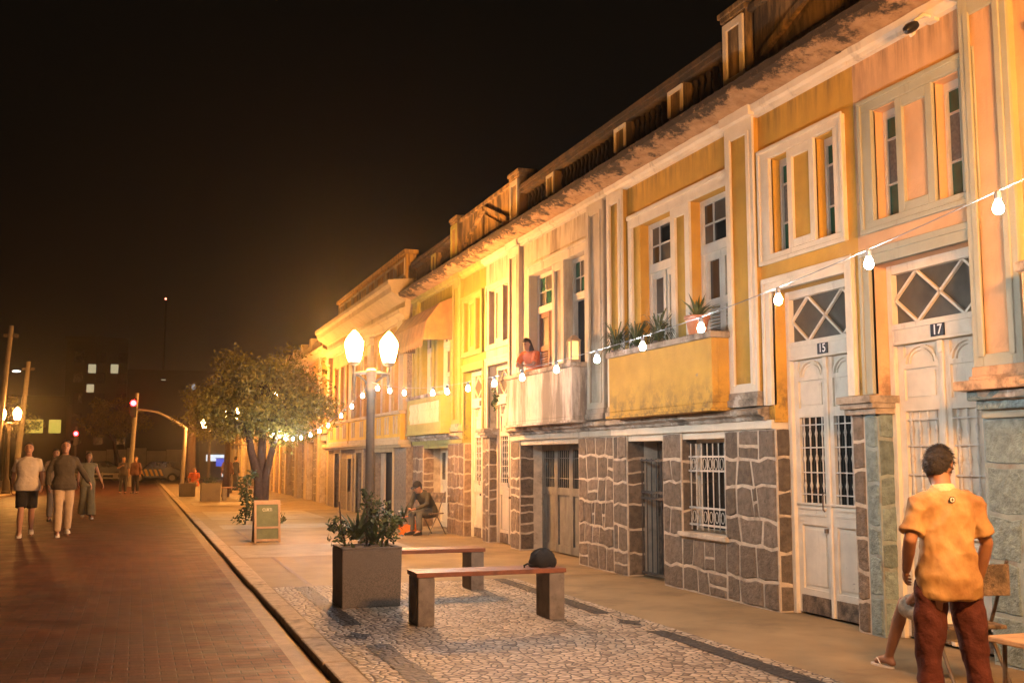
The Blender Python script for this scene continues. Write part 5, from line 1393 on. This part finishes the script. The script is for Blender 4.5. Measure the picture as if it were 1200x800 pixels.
# white hoarding, buildings beyond
root = thing('site_hoarding', 'long white hoarding wall across the end of the road', 'fence', (1,96,-.1))
q = MB()
for i in range(10): q.box(-5+i*1.6,-5+i*1.6+1.57,0,.06,.1,2.25+.12*(i % 3))
q.build('panels', M['fence_white'], root)
q = MB(); [q.box(-5.05+i*1.6,-4.95+i*1.6,.06,.14,0,2.4) for i in range(11)]; q.build('posts', M['iron'], root)
def night_block(name, label, x0, x1, y0, y1, h, wins, m, dark=None):
    root = thing(name, label, 'building', ((x0+x1)/2, y0, 0)); cx = (x0+x1)/2
    q = MB(); q.box(x0-cx, x1-cx, 0, y1-y0, -.3, h); q.build('wall', M['block'], root)
    q = MB(); q.box(x0-cx-.2, x1-cx+.2, -.2, .3, h, h+.5); q.build('roof_edge', M['block'], root)
    for (wx, wz, ww, wh) in wins:
        q = MB(); q.box(wx-cx-ww/2, wx-cx+ww/2, -.03, .1, wz-wh/2, wz+wh/2); q.build('window', m, root)
    if dark:
        for (wx, wz, ww, wh) in dark:
            q = MB(); q.box(wx-cx-ww/2, wx-cx+ww/2, -.02, .1, wz-wh/2, wz+wh/2); q.build('unlit_window', M['glass_dark'], root)
    return root
dk = [(-7.6+2.7*i, 4+2.7*j, 1.2, 1.4) for i in range(6) for j in range(5)]
night_block('apartment_block', 'dark apartment block far behind with three lit windows', -9.2, -1.6, 150, 165, 17, [(-5.97,13.3,.95,1.15),(-3.2,13.35,.95,1.2),(-6.1,10.7,.9,1.05)], M['winlit'], [d for d in dk if d[0] < -2])
night_block('low_block', 'dark low building right of the apartment block', -1.6, 16, 158, 170, 13.5, [(3.2,14.6-2,.6,.12)], M['winlit'], None)
night_block('corner_building', 'building at left with yellow lit upper windows', -16, -6.6, 112, 120, 7, [(-9.4,4.6,1.5,1.3),(-7.6,4.6,1.1,1.3)], M['winyel'])
night_block('shop_building', 'shop with a lit white front and blue panel at the street corner', 4.6, 10, 86, 95, 5.5, [(5.9,1.55,1.6,.5),(7.0,2.25,1.0,.9),(6.9,.6,1.2,1.0)], M['shoplit'])
root = thing('shop_sign', 'blue lit panel on the shop front at the street corner', 'sign', (6.6,85.7,1.35))
q = MB(); q.box(-.75,.8,0,.15,-.45,.15); q.build('panel', M['shopblue'], root)
q = MB(); q.box(-.8,.85,.02,.2,-.5,-.45); q.box(-.8,.85,.02,.2,.15,.2); q.build('frame', M['iron'], root)
root = thing('beacon_mast', 'thin dark mast with a tiny red beacon above the far buildings', 'mast', (3.15,160,0))
q = MB(); q.tube([(0,0,0),(0,0,24.4)], .12, 6); q.build('mast', M['block'], root)
q = MB(); q.ell((0,-.1,24.5), (.14,.14,.14), 8, 6); q.build('beacon', M['beacon'], root)
# cars
def car(loc, rz, label, paint, stripes=False, tail=False, L=4.1):
    root = thing('parked_car', label, 'car', loc, rz)
    k = L/4.1
    side = [(-2.05,.35),(-2.0,.72),(-1.75,.88),(-1.0,.95),(-.45,1.38),(.75,1.42),(1.45,1.0),(1.98,.86),(2.05,.4),(1.7,.28),(-1.7,.28)]
    q = MB(); q.prism([(a*k,b) for a,b in side], lambda a,b,d: (a,d,b), -.8, .8); bd = q.build('body', paint, root, bevel=.07)
    gl = [(-.85,.97),(-.4,1.33),(.15,1.36),(.15,.98)]; gl2 = [(.22,.98),(.22,1.36),(.72,1.36),(1.25,1.0)]
    q = MB()
    for pg in (gl, gl2): q.prism([(a*k,b) for a,b in pg], lambda a,b,d: (a,d,b), -.806, .806)
    q.build('side_window', M['glass_dark'], root)
    if stripes:
        q = MB()
        for i in range(5):
            a = -1.1+i*.38; q.prism([(a,.45),(a+.2,.45),(a-.02,.88),(a-.22,.88)], lambda a,b,d: (a*k,d,b), -.812, -.80)
        q.build('door_stripes', M['stripe'], bd)
    for x in (-1.3,1.3):
        for y in (-.74,.74):
            q = MB(); q.lathe([(.2,-.1),(.31,-.09),(.32,0),(.31,.09),(.2,.1)], 0, 0, 18)
            q.v = [(x*k+v[0], y+v[2], .32+v[1]) for v in q.v]; wh = q.build('wheel', M['tyre'], root, smooth=True)
            q = MB(); q.lathe([(.19,-.104),(.2,0),(.19,.104)], 0, 0, 14); q.v = [(x*k+v[0], y+v[2], .32+v[1]) for v in q.v]; q.build('rim', M['metal_pole'], wh)
    for y in (-.6,.6):
        q = MB(); q.box(2.0*k,2.06*k,y-.16,y+.16,.68,.8); q.build('tail_lamp', M['tail'] if tail else M['can_red'], root)
        q = MB(); q.box(-2.06*k,-1.98*k,y-.16,y+.16,.6,.72); q.build('headlight', M['digits'], root)
    return root
car((1.25,76,-.1), R(0), 'black car with diagonal yellow stripes on its doors parked across the road end', M['car_black'], True, False, 3.3)
car((-2.7,84,-.1), R(0), 'dark car beyond the road end, left of the striped car', M['car_black'])
car((2.75,79,-.1), R(-75), 'car with glowing red tail lamp right of the striped car', M['car_silver'], False, True, 3.6)
root = thing('barrier_rail', 'low white barrier rail across the left of the road end', 'barrier', (-2.6,74,-.1))
q = MB(); q.box(-2.2,2.0,0,.06,.55,.66); q.box(-2.2,2.0,0,.06,.3,.38); q.build('rail', M['metal_pole'], root)
q = MB(); [q.box(-2.1+i*1.3,-2.0+i*1.3,.06,.12,0,.7) for i in range(4)]; q.build('posts', M['metal_pole'], root)
make_tree((-1.6,92,0), 'dark tree at the road end left of the signal', (0,0,4.6), (2.6,2.4,1.8), [([(.3,0,-.1),(.1,0,1.5),(-.2,0,3)], [.25,.2,.12])], 45, 90, 17, .3)
make_tree((-10.5,108,0), 'dark tree in front of the yellow lit windows at left', (0,0,5.0), (3.0,2.4,2.2), [([(0,0,-.1),(.1,0,1.5),(0,0,3.4)], [.25,.2,.12])], 30, 60, 19, .3)

# ------------------------------------------------------------------ sky
w = bpy.data.worlds.new('World'); scn.world = w; w.use_nodes = True
nt = w.node_tree; nt.nodes.clear()
out = nt.nodes.new('ShaderNodeOutputWorld'); bg = nt.nodes.new('ShaderNodeBackground'); nt.links.new(bg.outputs[0], out.inputs[0])
tc = nt.nodes.new('ShaderNodeTexCoord'); sx = nt.nodes.new('ShaderNodeSeparateXYZ'); nt.links.new(tc.outputs['Generated'], sx.inputs[0])
rp = ramp(nt, sx.outputs[2], [(0, (.0105,.0055,.0030)), (.12, (.0070,.0045,.0028)), (.5, (.0042,.0036,.0026))])
nt.links.new(rp.outputs[0], bg.inputs[0]); bg.inputs[1].default_value = .4

# ------------------------------------------------------------------ thin haze added to spread a glow round the lamps
hm_, nt, b_, out_ = nodes('lamp_glow_haze'); nt.nodes.remove(b_)
pv = nt.nodes.new('ShaderNodeVolumePrincipled'); pv.inputs['Color'].default_value = (.9,.9,.9,1); pv.inputs['Density'].default_value = .0010; pv.inputs['Anisotropy'].default_value = .92
nt.links.new(pv.outputs[0], out_.inputs['Volume'])
q = MB(); q.box(-320,320,-80,440,-1.4,27); hz = q.build('haze', hm_); hz['kind'] = 'stuff'

# ------------------------------------------------------------------ camera + view
cam = bpy.data.cameras.new('camera'); co = bpy.data.objects.new('camera', cam); COL.objects.link(co)
cam.sensor_width = 36; cam.lens = 37.2; cam.clip_start = .05; cam.clip_end = 3000
co.location = (0,0,1.5); co.rotation_euler = (R(90+6.305), 0, R(-19.427))
scn.camera = co
vs = scn.view_settings; vs.view_transform = 'Standard'; vs.look = 'None'; vs.exposure = .5; vs.gamma = 1; vs.use_curve_mapping = False
scn.display_settings.display_device = 'sRGB'
scn.cycles.use_denoising = True
scn.cycles.max_bounces = 6; scn.cycles.diffuse_bounces = 3; scn.cycles.glossy_bounces = 3; scn.cycles.sample_clamp_indirect = 4
scn.cycles.use_light_tree = True
